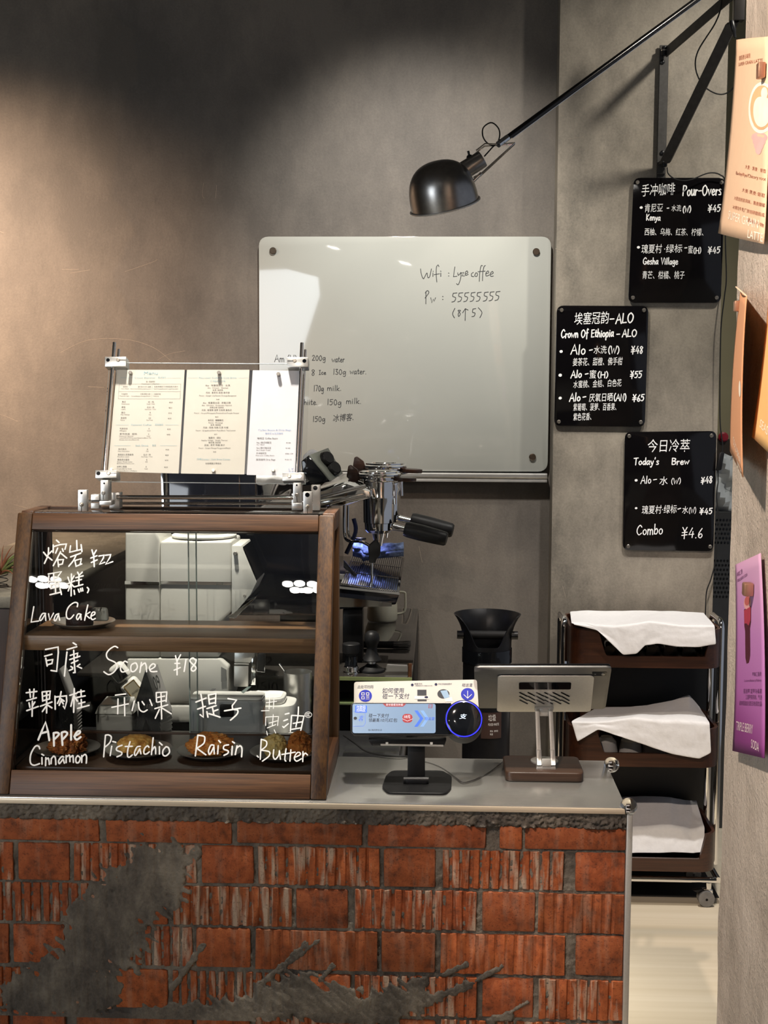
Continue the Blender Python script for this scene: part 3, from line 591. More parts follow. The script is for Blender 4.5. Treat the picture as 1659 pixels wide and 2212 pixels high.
t = MB(); c_ = pl_[2]+V((.016, -.040, .021)); t.at(c_).sphere(c_, .004, 12, (1, .6, .9)); cprops(t.build('raisin', M('raisin', '#3a3128', .5)), 'single dark raisin on the front of the craggy scone', 'raisin')
scone(pl_[3]+V((-.018, -.008, .0035)), .027, .026, .048, ms4, 'pale broken butter scone half on the right-hand plate', .14, 31)
scone(pl_[3]+V((.036, .004, .0035)), .027, .032, .052, ms5, 'brown crusted butter scone next to the right case frame', .16, 37)
p = P(180, 1341, 2.872); p.z = SZ+.0008
make_plate(p, 'shiny pewter plate under the lava cake on the middle shelf', .071, GP)
cp_ = p+V((-.005, -.012, .0038)); t = MB().at(cp_)
t.lathe([(0, 0), (.029, 0), (.0305, .003), (.0305, .036), (.028, .041), (.018, .0425), (0, .0425)], cp_, (0, 0, 1), 36, False)
cprops(t.build('lava_cake', M('dark chocolate cake', '#2b1712', .55, 0, .3, 90, .3)), 'dark chocolate lava cake, a small cylinder on the shelf plate', 'cake')
rp = p+V((.033, .022, .0085)); t = MB().at(rp); t.hull8([rp+V(q) for q in ((-.020, -.008, 0), (.020, -.008, 0), (.020, .008, 0), (-.020, .008, 0), (-.017, -.007, .031), (.017, -.007, .031), (.017, .007, .031), (-.017, .007, .031))], .006, 3)
cprops(t.build('serving_card', M('frosted plastic', (.45, .46, .42), .25)), 'small frosted plastic tag standing behind the lava cake', 'tag')
# ------------------------------------------------------------------ whiteboard
def bolt(mb, pl, px, py, r, h, m=None):
    c_ = pl.hit(px, py); mb.lathe([(r, 0), (r, h*.8), (r*.85, h), (0, h)], pl.pt(c_, 0), pl.n, 24, False)
WP = vplane(WY-.022)
wb = thing('glass_whiteboard', P(875, 770, WY-.01), 'large white glass whiteboard with black handwriting on the grey wall', 'whiteboard')
m_wb = M('back-painted white glass', '#a4a59f', .05, 0, .015, 3, coat=.4)
mb = MB(); plate(mb, WP, ((559, 511), (1191, 511), (1183, 1019), (561, 1017)), .034, -.006, 0, .0008); mb.build('panel', m_wb, wb)
mb = MB(); mb.mat(m_black)
for x, y in ((590, 542), (1158, 544), (1150, 987), (592, 984)):
    mb = MB(); bolt(mb, WP, x, y, .0115, .008); q = WP.hit(x, y); mb.cyl(WP.pt(q, -.0062), WP.pt(q, -.0218), .008); mb.build('stand_off_bolt', M('brushed bolt', '#8a7b6c', .3, 1), wb)
t0 = WP.hit(566, 1019); t1 = WP.hit(1181, 1021); tb = WP.hit(1181, 1040)
mb = MB(); sec = [(-.0215, 0), (.020, 0), (.024, -.004), (.024, -.013), (.019, -.013), (.017, -.017), (.019, -.021), (.019, tb.y-t1.y), (-.0215, tb.y-t1.y)]
mb.prism([WP.pt((t0.x, t1.y-.002+v), u) for u, v in sec], (t1.x-t0.x, 0, 0)); mb.build('pen_tray', M('anodised tray', (.50, .49, .47), .35, .8), wb, 'grey aluminium pen tray')
mb = MB(); sc_ = 7.213
trace(mb, WP, 880, 560, sc_, """205,150 220,240 248,303 270,275 305,215 320,285 350,265 374,150; 398,212 398,270; 400,186 404,190; 492,115 478,90 452,130 450,260 460,355; 415,242 500,226; 520,215 520,270; 516,184 524,190; 640,215 648,218; 640,260 648,262; !740,120 718,272 772,266; 785,212 795,250 835,205; 835,205 832,290 795,393 765,380; !842,215 880,205 852,258 890,262; 900,230 940,212 930,182 905,205 905,250 948,236;
1030,205 1000,225 1002,265 1035,270; 1068,210 1050,255 1080,268 1092,225 1068,210; 1170,102 1150,102 1132,180 1120,345; 1215,98 1192,120 1175,220 1170,335; 1100,195 1210,185; 1220,226 1265,212 1255,182 1225,215 1230,262 1280,242; 1295,236 1336,217 1325,190 1295,220 1300,266 1340,262;
290,500 288,695; 278,525 310,490 335,520 275,605; !365,600 380,680 405,620 416,655 440,600; 548,580 556,583; 548,624 556,627; 740,765 705,850 735,915; 825,795 790,800 824,850 800,892 793,850 828,800; !860,835 903,770 945,792; 905,780 900,955; 1105,755 1162,830 1130,910; 1025,775 1065,768; 1022,775 1015,825 1055,840 1040,885 1005,893""", 1.5, .0004)
for x, y in ((690, 530), (782, 527), (876, 525), (975, 522), (1070, 520), (1180, 517), (1270, 512), (1362, 507)):
    trace(mb, WP, 880, 560, sc_, f"{x+22},{y+2} {x+82},{y-6}; {x+26},{y} {x+18},{y+48} {x+62},{y+70} {x+45},{y+122} {x+2},{y+136}", 1.5, .0004)
for a in (("Am", 593, 782, 614, 15), ("(H)", 621, 781, 641, 14), ("200g", 674, 779, 703, 12), ("water", 717, 782, 744, 12), ("8", 673, 811, 680, 13), ("Ice", 689, 809, 704, 9), ("130g", 720, 809, 747, 12), ("water.", 756, 808, 791, 12), ("170g", 678, 845, 699, 13), ("milk.", 707, 844, 737, 12), ("hiite.", 657, 874, 685, 12), ("150g", 707, 875, 737, 13), ("milk.", 748, 872, 780, 12), ("150g", 676, 911, 702, 12)):
    hand(mb, WP, a[0], a[1], a[2], a[3], None, a[4], 1.25, .0004, 0)
txt(mb, WP, '冰博客.', 719, 911, 763, 908, 14, .0004, .1)
mb.keepn = True; mb.build('handwriting', m_ink, wb, 'black handwritten wifi note and recipe list')
# ------------------------------------------------------------------ three black menu boards
m_bb = M('black acrylic', (.0035, .003, .0035), .08, 0, .1, 30)
m_screw = M('dull screw', (.42, .38, .33), .35, 1)
def board(label, cs, bolts, lines, stand=.014):
    pl = vplane(CY-stand); o = thing('menu_board', pl.pt(pl.hit(sum(c[0] for c in cs)/4, sum(c[1] for c in cs)/4), -.004), label, 'menu board', 'black acrylic menu boards on the pale column')
    mb = MB(); plate(mb, pl, cs, .022, -.004, 0, .0006); mb.build('panel', m_bb, o)
    for x, y in bolts:
        mb = MB(); bolt(mb, pl, x, y, .0062, .004); q = pl.hit(x, y); mb.cyl(pl.pt(q, -.0042), pl.pt(q, -stand+.0002), .005); mb.build('corner_screw', m_screw, o)
    mb = MB()
    for l in lines:
        s, x0, y0, x1, y1, h = l[:6]
        if cjk(s): txt(mb, pl, s, x0, y0, x1, y1, h, .0004, .08)
        else: hand(mb, pl, s, x0, y0, x1, y1, h, (l[6] if len(l) > 6 else 2.0)*1.1, .0004)
    mb.keepn = True; mb.build('handwriting', m_chalk, o, 'white hand-written coffee list'); return o
board('black menu board headed Pour-Overs, topmost of the three on the column', ((1369, 384), (1567, 384), (1557, 654), (1357, 654)), ((1377, 394), (1559, 394), (1367, 643), (1548, 643)),
 [('手冲咖啡', 1385, 424, 1457, 420, 23), ('Pour-Overs', 1474, 423, 1558, 421, 22, 2.4), ('\u2022', 1383, 453, 1387, 453, 12, 5), ('肯尼亚', 1392, 458, 1431, 457, 16), ('-', 1440, 456, 1445, 456, 14), ('水洗', 1450, 456, 1471, 456, 12), ('(W)', 1475, 459, 1492, 458, 13), ('\u00a545', 1529, 458, 1556, 457, 15), ('Kenya', 1396, 476, 1426, 476, 13, 1.8), ('西柚、乌梅、红茶、柠檬、', 1392, 508, 1519, 509, 14),
  ('\u2022', 1377, 539, 1381, 539, 12, 5), ('瑰夏村', 1385, 547, 1429, 546, 17), ('·绿标', 1434, 546, 1473, 545, 16), ('-', 1478, 542, 1484, 542, 14), ('蜜', 1486, 547, 1496, 547, 15), ('(H)', 1498, 547, 1514, 547, 12, 1.8), ('\u00a545', 1529, 548, 1555, 546, 14), ('Gesha Village', 1389, 571, 1464, 571, 14, 1.8), ('青芒、柑橘、桃子', 1387, 602, 1478, 602, 15)])
board('black menu board headed Crown Of Ethiopia, left middle one on the column', ((1203, 660), (1401, 661), (1393, 922), (1197, 920)), ((1213, 670), (1391, 670), (1207, 911), (1384, 912)),
 [('埃塞冠韵', 1240, 701, 1314, 698, 23), ('-', 1316, 698, 1327, 698, 20, 2.4), ('ALO', 1330, 699, 1368, 697, 21, 2.5), ('Crown Of Ethiopia', 1212, 730, 1325, 727, 17, 2.2), ('-', 1331, 729, 1339, 729, 16, 2.2), ('ALO', 1344, 728, 1375, 727, 16, 2.3), ('\u2022', 1210, 764, 1214, 764, 12, 5.5), ('Alo', 1233, 766, 1264, 765, 21, 2.3), ('-', 1272, 763, 1280, 762, 16, 2.3), ('水洗', 1282, 764, 1310, 763, 15), ('(W)', 1314, 764, 1337, 763, 15), ('\u00a548', 1363, 764, 1388, 763, 16), ('姜茶花、甜橙、佛手柑', 1237, 790, 1344, 788, 15),
  ('\u2022', 1208, 815, 1212, 815, 12, 6), ('Alo', 1233, 817, 1256, 815, 16, 2.2), ('-', 1263, 814, 1271, 813, 14, 2.2), ('蜜', 1273, 817, 1287, 817, 16), ('(H)', 1291, 816, 1313, 816, 13), ('\u00a555', 1361, 817, 1386, 816, 15), ('水蜜桃、金桔、白色花', 1238, 838, 1342, 834, 14), ('\u2022', 1208, 865, 1212, 865, 12, 5.5), ('Alo', 1230, 867, 1253, 866, 17, 2.2), ('-', 1258, 864, 1266, 863, 14, 2.2), ('厌氧日晒', 1272, 868, 1323, 866, 16), ('(AN)', 1326, 866, 1352, 866, 15), ('\u00a565', 1366, 867, 1391, 866, 15), ('紫葡萄、菠萝、百香果、', 1238, 887, 1331, 886, 14), ('紫色花香、', 1238, 908, 1277, 907, 14)])
board("black menu board headed Today's Brew, lowest of the three on the column", ((1350, 933), (1548, 931), (1541, 1191), (1345, 1188)), ((1359, 942), (1537, 941), (1357, 1180), (1534, 1181)),
 [('今日冷萃', 1398, 976, 1489, 975, 24), ("Today's", 1369, 1004, 1423, 1003, 15, 2.0), ('Brew', 1451, 1004, 1488, 1003, 14, 2.1), ('\u2022', 1372, 1042, 1376, 1042, 12, 5), ('Alo', 1384, 1045, 1406, 1044, 16, 1.7), ('-', 1410, 1043, 1419, 1042, 14, 1.7), ('水', 1424, 1047, 1442, 1047, 16), ('(W)', 1450, 1046, 1470, 1045, 12, 1.4), ('\u00a548', 1514, 1045, 1538, 1043, 14), ('\u2022', 1372, 1103, 1376, 1103, 12, 4), ('瑰夏村·绿标', 1386, 1110, 1461, 1108, 16), ('-', 1463, 1106, 1471, 1104, 14), ('水', 1473, 1109, 1486, 1109, 14), ('(W)', 1488, 1109, 1503, 1108, 12, 1.2), ('\u00a545', 1511, 1111, 1538, 1110, 13), ('Combo', 1375, 1155, 1431, 1154, 21, 1.9), ('\u00a54.6', 1472, 1162, 1517, 1161, 22, 1.9)])
# ------------------------------------------------------------------ swing-arm wall lamp
LY = 3.42
def lp(x, y, Y=LY): return P(x, y, Y)
lamp = thing('swing_arm_lamp', P(1432, 240, CY), 'long swing-arm wall lamp with a domed grey metal shade on a black bracket', 'lamp')
m_gun = M('gunmetal shade', (.36, .35, .34), .30, 1, .10, 60)
tipY = 3.92; tip = P(1585, -60, tipY)
a0 = lp(1090, 302); dirA = (tip-a0).normalized()
MB().cyl(a0+dirA*.004, tip, .0074, None, 16).build('arm', M('dark arm tube', (.045, .042, .04), .22, .9), lamp)
MB().cyl(a0+dirA*.012, a0-dirA*.026, .0082, None, 16).build('arm_end_sleeve', m_chrome, lamp)
q0 = lp(1112, 309); off = V((.0, -.006, -.011))
MB().tube([a0+dirA*.03+off, tip+off], .0016, 6).build('tension_rod', m_chrome, lamp)
# shade: dome of revolution, opening down to the lower left
rim = (lp(889, 461)+lp(1034, 427))/2; rimr = (lp(1034, 427)-lp(889, 461)).length/2
axu = (lp(1034, 427)-lp(889, 461)).normalized(); ax = V((0, -1, 0)).cross(axu); ax = (ax if ax.z > 0 else -ax); ax = (ax+V((0, -.33, 0))).normalized()
r_ = rimr; H_ = r_*1.30
prof = [(r_*1.0, 0), (r_*1.0, .10*H_), (r_*.985, .3*H_), (r_*.94, .5*H_), (r_*.86, .67*H_), (r_*.72, .82*H_), (r_*.52, .93*H_), (r_*.28, .985*H_), (0, H_)]
inn = [(q[0]*.975, q[1]-.0015 if q[0] == 0 else q[1]) for q in prof]
mb = MB(); pr = []
for i in range(len(prof)-1):
    for k in range(3): pr.append(tuple(prof[i][j]*(1-k/3)+prof[i+1][j]*k/3 for j in (0, 1)))
pr.append(prof[-1])
mb.lathe(prof+[(0, H_-.002)]+inn[::-1][1:], rim, ax, 48, False); sh = mb.build('shade', m_gun, lamp, ang=60, sub=1)
n_ = 48; e1 = ax.orthogonal().normalized(); e2 = ax.cross(e1)
MB().tube([rim+(e1*math.cos(k*2*math.pi/n_)+e2*math.sin(k*2*math.pi/n_))*(r_+.002) for k in range(n_)], .0028, 8, True).build('shade_rim', m_steel2, lamp)
sk0 = lp(997, 372); sk1 = lp(1038, 346)
MB().lathe([(.0, 0), (.0235, 0), (.0235, .004), (.0225, (sk1-sk0).length*1.0), (.021, (sk1-sk0).length*1.12), (0, (sk1-sk0).length*1.12)], sk0, sk1-sk0, 32, False).build('lamp_socket', m_gun, lamp)
sw0 = lp(1013, 335); mb = MB(); mb.lathe([(.0085, 0), (.0085, .006), (.006, .010), (.003, .011), (.003, .021), (0, .021)], sw0+V((.003, 0, -.010)), V((-.25, 0, 1)), 16, False); mb.build('switch', m_black, lamp)
fk = MB()
for s in (-1, 1):
    o_ = V((0, .018*s, 0))
    fk.tube([lp(1028, 328)+o_, lp(1047, 313)+o_, lp(1078, 313)+o_*.4], .0018, 8); fk.tube([lp(1022, 386)+o_, lp(1038, 378)+o_, lp(1112, 310)+o_*.5], .0018, 8); fk.tube([lp(1112, 310)+o_*.5, lp(1084, 312)+o_*.4], .0018, 8)
fk.cyl(lp(1022, 392), lp(1040, 374), .0045); fk.build('pivot_fork', m_chrome, lamp)
cable = catmull([lp(1046, 338), lp(1062, 320), lp(1077, 303), lp(1078, 280, LY-.02), lp(1062, 265, LY-.03), lp(1044, 276, LY-.02), lp(1044, 297), lp(1058, 312), lp(1080, 309), lp(1086, 305)], 6)
MB().tube(cable, .0018, 8).build('cable', m_rubber, lamp)
# black wall bracket: upright plus two braces meeting at the swivel post
BYw = CY-.012
up0, up1 = P(1435, 98, BYw), P(1428, 376, BYw); hw = .0145
def bar(a, b, side, th, name):
    a, b, side = V(a), V(b), V(side); d = (b-a); c_ = (a+b)/2; n_ = d.cross(side).normalized()
    return MB().obox(c_, d/2, side, n_*th, .0012, 1).build(name, M('black steel bracket', (.045, .042, .039), .42, .2, .2, 60, spec=.4), lamp)
bar(up0, up1, (hw, 0, 0), .004, 'bracket_upright')
bar(P(1428, 376, BYw+.008), P(1426, 470, BYw+.008), (hw, 0, 0), .002, 'bracket_foot')
pst = P(1590, 30, tipY)
bar(P(1440, 112, CY-.03), P(1582, -12, tipY+.01), (0, -.001, .0165), .0028, 'upper_brace')
bar(P(1436, 352, CY-.03), P(1583, 48, tipY+.01), V((.016, -.012, .0)), .0075, 'lower_brace')
MB().box(tuple(P(1584, 46, tipY)+V((0, -.014, 0))), tuple(P(1610, -80, tipY)+V((0, .016, .05))), .002).build('swivel_post', M('dark swivel post', (.05, .045, .042), .3, .6, .2, 20), lamp)
for y_, s in ((112, 1), (352, -1)):
    c_ = P(1434, y_, CY-.03)
    mb = MB(); mb.cyl(c_+V((.002, 0, -.012)), c_+V((.002, 0, .016)), .009); mb.build('hinge', m_black, lamp)
    mb = MB(); mb.lathe([(.011, -.002), (.011, .002)], c_+V((.002, 0, .004)), (0, 0, 1), 20); mb.build('hinge_washer', m_chrome, lamp)
    mb = MB(); cb = P(1431, y_+22*s, BYw-.004); mb.lathe([(.0075, 0), (.0075, .004), (.003, .007), (0, .007)], cb, (0, -1, 0), 12, False); mb.build('wing_bolt', m_black, lamp)
MB().tube(catmull([P(1560, -40, 3.95), P(1558, 10, 3.97), P(1545, 50, 4.0), P(1508, 110, 4.05), P(1503, 150, 4.08), P(1520, 185, 4.1), P(1550, 203, 4.1), P(1575, 198, 4.1), P(1600, 170, 4.08)], 6), .0022, 8).build('power_cable', m_rubber, lamp)
MB().lathe([(.005, 0), (.0075, .004), (.0075, .030), (.005, .034), (.004, .05)], P(1580, 44, tipY-.03), P(1588, 80, tipY-.03)-P(1580, 44, tipY-.03), 14).build('cable_gland', m_black, lamp)
# mains flex that runs down the corner of the column with an inline switch
fx = thing('inline_switch_cord', P(1555, 800, CY-.01), 'black mains flex with an inline switch hanging beside the menu boards', 'cord')
Yc = CY-.028
MB().tube(catmull([P(1441, 362, CY-.03), P(1444, 376, CY-.04), P(1462, 388, CY-.045), P(1490, 389, CY-.045), P(1530, 374, CY-.04), P(1556, 378, CY-.034), P(1566, 400, Yc), P(1567, 520, Yc), P(1569, 600, Yc), P(1565, 640, Yc), P(1558, 700, Yc), P(1556, 760, Yc), P(1555, 860, Yc), P(1556, 920, Yc), P(1561, 960, Yc), P(1560, 978, Yc)], 6), .0021, 8).build('flex', m_rubber, fx)
MB().tube(catmull([P(1551, 1016, Yc), P(1551, 1040, Yc), P(1548, 1075, Yc), P(1553, 1130, Yc), P(1547, 1180, Yc), P(1546, 1210, Yc), P(1536, 1250, Yc), P(1526, 1280, Yc), P(1524, 1330, Yc-.005)], 6), .0021, 8).build('flex', m_rubber, fx)
sa, sb = P(1559, 977, Yc), P(1552, 1016, Yc); MB().obox((sa+sb)/2, (sb-sa)/2, V((.0085, 0, .0015)), (0, .008, 0), .003, 2).build('inline_switch', m_black, fx)
# behind the column: alarm button, bag, ventilated cabinet
rb = MB(); pr = vplane(5.28); q = pr.pt(pr.hit(1562, 944), .0005); rb.at(q); rb.lathe([(.020, 0), (.020, .006), (.014, .008), (.014, .020), (0, .021)], q, (0, -1, 0), 24, False)
cprops(rb.build('alarm_button', M('red button', '#b02638', .35)), 'round red push button on the beige wall behind the column', 'button')
cab = thing('ventilated_cabinet', P(1560, 1300, 4.8), 'dark grey perforated metal equipment cabinet glimpsed behind the column', 'cabinet')
ca, cb2 = P(1553, 1105, 4.72), P(1582, 1305, 4.72)
MB().box((ca.x-.03, 4.72, 0), (ca.x+.42, 5.2, ca.z), .004).build('body', M('charcoal metal', (.05, .052, .056), .45, .3), cab)
for r2 in (range(0, 6), range(9, 18)):
    mb = MB()
    for j in r2:
        for i in range(7): q = V((ca.x-.018+i*.012, 4.7195, ca.z-.03-j*.0165)); mb.lathe([(.004, 0), (.004, .0012)], q+V((.006*(j % 2), 0, 0)), (0, -1, 0), 8)
    mb.build('vent_grille', m_gloss, cab)
bgp = P(1570, 1120, 4.6); mb = MB(); x0 = P(1566, 1060, 4.6).x; rows = []
for j in range(13):
    t = j/12; rows.append([(x0-.018+.03*t+.16*i/8+.004*noise.noise(V((i, j*.7, 1))), 4.74+.018*math.sin(i*1.3+j)+.01*noise.noise(V((i*.6, j*.5, 2))), ca.z+.0005+.215*t*(1-.04*(i % 3))) for i in range(9)])
mb.at((x0+.06, 4.74, ca.z)); mb.grid(rows); cprops(mb.build('plastic_bag', M('frosted plastic bag', (.58, .62, .64), .25), solid=.004), 'pale frosted plastic bag standing on the ventilated cabinet', 'bag')
# ------------------------------------------------------------------ low partition on the left and the back bar
pz = P(35, 1287, 2.97).z; pxr = -.955
pt_ = thing('low_partition', (-1.05, 3.7, 0), 'waist-high dark partition with a beige ledge running back behind the pastry case', 'partition')
MB().box((-1.32, 2.99, 0), (pxr, WY-.002, pz-.028), .002).build('side_panel', M('near-black panel', (.008, .009, .012), .35, 0, .2, 10, spec=.2), pt_)
MB().box((-1.32, 2.965, 0), (pxr-.003, 2.9895, pz-.0285), .002).build('end_panel', wood('end panel veneer', '#1b0e0a', '#331d14', 'Z', .4), pt_)
MB().box((-1.34, 2.955, pz-.0275), (pxr+.012, WY-.002, pz), .003).build('ledge', concrete('beige ledge stone', '#67635a', '#7d786c', '#8d887b', 3, False, .08, .5), pt_)
BZ = .858; TZ = .715; BY0 = 3.345
bar_ = thing('back_bar', (-.5, 3.9, 0), 'dark back bar with a glossy black top and green glass edge behind the pastry case', 'counter')
brx = P(890, 1471, BY0).x
m_bartop = M('polished dark top', (.030, .027, .024), .045, 0, .25, 8, coat=.5)
MB().box((-.95, 3.475, 0), (brx, WY-.002, BZ-.012), .002).build('carcass', m_blackm, bar_)
MB().box((-.95, BY0, BZ-.0115), (brx, WY-.002, BZ), .001).build('top', m_bartop, bar_)
MB().box((-.31, BY0-.0045, BZ-.010), (brx, BY0-.0002, BZ-.001)).build('top_edge', M('green glass edge strip', (.17, .20, .085), .2), bar_)
zz = P(800, 1519, BY0).z
MB().box((-.31, BY0, zz-.006), (brx, 3.47, zz), .001).build('glass_shelf', M('green glass shelf', (.10, .13, .06), .1), bar_)
MB().box((brx-.012, BY0+.002, zz+.0005), (brx, BY0+.014, BZ-.012)).build('shelf_post', m_blackm, bar_)
q = P(884, 1466, 3.32); MB().lathe([(.0055, 0), (.0055, .028), (.0065, .028), (.0065, .034), (0, .036)], V((brx-.006, BY0+.009, BZ+.0003)), (0, 0, 1), 14, False).build('copper_pin', M('copper pin', (.36, .16, .08), .25, 1), bar_)
bench = thing('service_bench', (-.5, 3.15, 0), 'low stainless work bench directly behind the pastry case', 'bench')
MB().box((-.945, 3.004, TZ-.03), (-.075, 3.336, TZ), .002).build('bench_top', M('dark bench steel', (.10, .10, .105), .16, .8, .1, 14, stretch=(1, 50, 50)), bench)
for x in (-.94, -.115): MB().box((x, 3.01, 0), (x+.035, 3.28, TZ-.031), .002).build('leg_frame', m_blackm, bench)
MB().box((-.90, 3.02, .30), (-.118, 3.28, .32), .002).build('under_shelf', m_steel, bench)
# sloping steel trough lip behind the counter (reflects bluish light)
tr = MB(); a, b2 = P(742, 1592, 3.02), P(846, 1597, 3.02); tr.at((a.x+.05, 3.06, TZ+.01)); tr.box((-.222, 3.02, TZ+.0005), (-.085, 3.20, TZ+.018), .003)
cprops(tr.build('steel_tray', M('dark bench steel', (.10, .10, .105), .16, .8, .1, 14, stretch=(1, 50, 50))), 'shallow steel tray on the bench right of the pastry case', 'tray')
# ------------------------------------------------------------------ white coffee grinder, seen from its side
GY = 3.175
def gp(x, y, Y=GY): return P(x, y, Y)
gr = thing('white_grinder', V((gp(390, 1500).x, GY+.1, TZ)), 'big white coffee grinder with a slanted black display behind the case glass', 'coffee grinder')
GW = V((0, .15, 0))
m_gw = M('cream white shell', (.70, .69, .64), .34, 0, .03, 12)
m_gwf = M('cream white front', (.73, .72, .67), .30, 0, .03, 12)
MB().prism([gp(*q) for q in ((270, 1130), (329, 1130), (345, 1168), (345, 1420), (270, 1420))], GW, .006, 3).build('rear_body', m_gw, gr)
MB().prism([gp(*q) for q in ((345.5, 1169), (500, 1169), (500, 1322), (476, 1342), (474, 1420), (345.5, 1420))], GW, .006, 3).build('main_body', m_gw, gr)
MB().prism([gp(*q) for q in ((500.5, 1179), (521, 1179), (554, 1258), (541, 1285), (502, 1331), (500.5, 1331))], GW, .004, 2).build('head', m_gwf, gr)
o_ = V((0, -.0035, 0))
MB().prism([gp(*q)+V((0, .006, 0)) for q in ((523.5, 1182), (525.5, 1181), (555, 1253), (553, 1254))], GW*.92).build('side_screen', m_gloss, gr)
for x0, x1 in ((270, 344), (346, 500)):
    MB().prism([gp(*q)+o_*.6 for q in ((x0, 1255), (x1, 1257), (x1, 1264), (x0, 1262))], (0, .002, 0)).build('chrome_band', m_chrome, gr)
cl = gp(428, 1166); cl.y = GY+.085
MB().lathe([(0, 0), (.082, 0), (.082, .004), (.074, .008), (.070, .010), (.070, .023), (.066, .026), (0, .026)], cl, (0, 0, 1), 48, False).build('hopper_lid', m_gw, gr)
mb = MB(); q = gp(509, 1195); mb.lathe([(.0052, 0), (.0052, .008), (.004, .009), (0, .009)], q, (0, -1, 0), 18, False); mb.build('side_knob', M('grey knob', (.25, .24, .22), .35), gr)
mb = MB(); q = gp(528, 1287); mb.lathe([(.0034, 0), (.0034, .003), (0, .003)], q, (0, -1, 0), 14, False); mb.build('screw_cap', M('grey knob', (.25, .24, .22), .35), gr)
MB().prism([gp(*q) for q in ((490, 1334), (553, 1289), (548, 1297), (508, 1336))], GW*.9, .001, 1).build('under_plate', m_chrome, gr)
MB().prism([gp(*q) for q in ((274, 1421), (474, 1421), (494, 1440), (494, 1520), (270, 1520))], GW, .006, 3).build('lower_body', m_gw, gr)
MB().hull8([gp(266, 1562), gp(503, 1562), gp(503, 1562)+GW, gp(266, 1562)+GW, gp(268, 1521), gp(500, 1521), gp(500, 1521)+GW, gp(268, 1521)+GW], .008, 3).build('base', m_gwf, gr)
bb = gp(266, 1562).z
MB().box((gp(275, 1500).x, GY+.02, TZ+.0004), (gp(495, 1500).x, GY+.14, bb-.0005), .003).build('foot', m_black, gr)
MB().prism([gp(*q)+o_ for q in ((478, 1440), (489, 1446), (489, 1470), (478, 1472))], (0, .003, 0)).build('rating_plate', M('grey rating plate', (.22, .22, .21), .5), gr)
# chute, fork and spout of the grinder under the shelf
MB().prism([gp(*q) for q in ((506, 1409), (552, 1409), (552, 1418), (540, 1432), (506, 1432))], GW*.8, .002).build('chute', m_alu, gr)
MB().box(tuple(gp(506, 1436)), tuple(gp(538, 1433)+V((0, .13, 0))), .001).build('chute_lip', m_steel2, gr)
MB().prism([gp(*q) for q in ((505, 1438), (537, 1438), (536, 1484), (505, 1484))], GW*.7, .003).build('front_column', m_steel2, gr)
MB().prism([gp(*q) for q in ((544, 1414), (552, 1409), (552, 1480), (541, 1480))], GW*.4, .001).build('portafilter_fork', m_chrome, gr)
mb = MB(); mb.tube([gp(555, 1420), gp(555, 1450), gp(572, 1452), gp(572, 1411)], .0016, 8); mb.build('wire_loop', m_chrome, gr)
MB().prism([gp(*q) for q in ((556, 1414), (571, 1412), (571, 1449), (556, 1449))], (0, .02, 0), .002).build('hook_pad', m_black, gr)
# ------------------------------------------------------------------ items on the bench behind the case
def bench_box(name, mbx): pass
LYb = 3.03
lpn = thing('label_printer', V((P(486, 1560, LYb).x, 3.06, TZ)), 'grey label printer with a white lid behind the raisin writing', 'printer')
m_lpg = M('printer grey', (.30, .31, .32), .4, 0, .03, 20)
zt_ = P(480, 1508, 3.012).z; a, b2 = P(407, 1540, 3.012).x, P(566, 1540, 3.012).x
def rbox(x0, x1, y0, y1, z0, z1, r, bev=.003):
    q = rpoly([(x0, y0), (x1, y0), (x1, y1), (x0, y1)], r); return MB().prism([V((p.x, p.y, z0)) for p in q], (0, 0, z1-z0), bev, 2)
rbox(a, b2, 3.012, 3.085, TZ+.0004, zt_-.006, .016).build('body', m_lpg, lpn)
rbox(a+.002, b2-.001, 3.012, 3.086, zt_-.0055, zt_, .016, .002).build('lid', m_white, lpn, 'white lid')
lpP = Plane((0, 0, zt_), (1, 0, 0), (0, 1, 0))
mb = MB(); plate(mb, lpP, ((526, 1498), (543, 1484), (535, 1484), (521, 1495)), .001, .0002, .0012); mb.build('lid_window', M('green grey display', (.12, .16, .15), .15), lpn)
mb = MB(); plate(mb, lpP, ((453, 1493), (462, 1493), (466, 1488), (458, 1488)), .0004, .0002, .0008); mb.build('badge_text', M('dark print', (.05, .05, .05), .6), lpn)
fpn = vplane(3.0118)
mb = MB(); plate(mb, fpn, ((475, 1521), (505, 1521), (505, 1548), (475, 1548)), .005, .0002, .003, .0005); mb.build('front_badge', m_black, lpn, 'rounded black front badge')
sx = b2+.0004; sp = Plane((b2, 0, 0), (0, -1, 0), (0, 0, 1)); z0 = P(560, 1555, 3.03).z
MB().box((b2+.0003, 3.03, z0-.012), (b2+.0012, 3.06, z0+.028)).build('orange_sticker', M('orange sticker', '#b8763a', .5), lpn, 'orange side sticker')
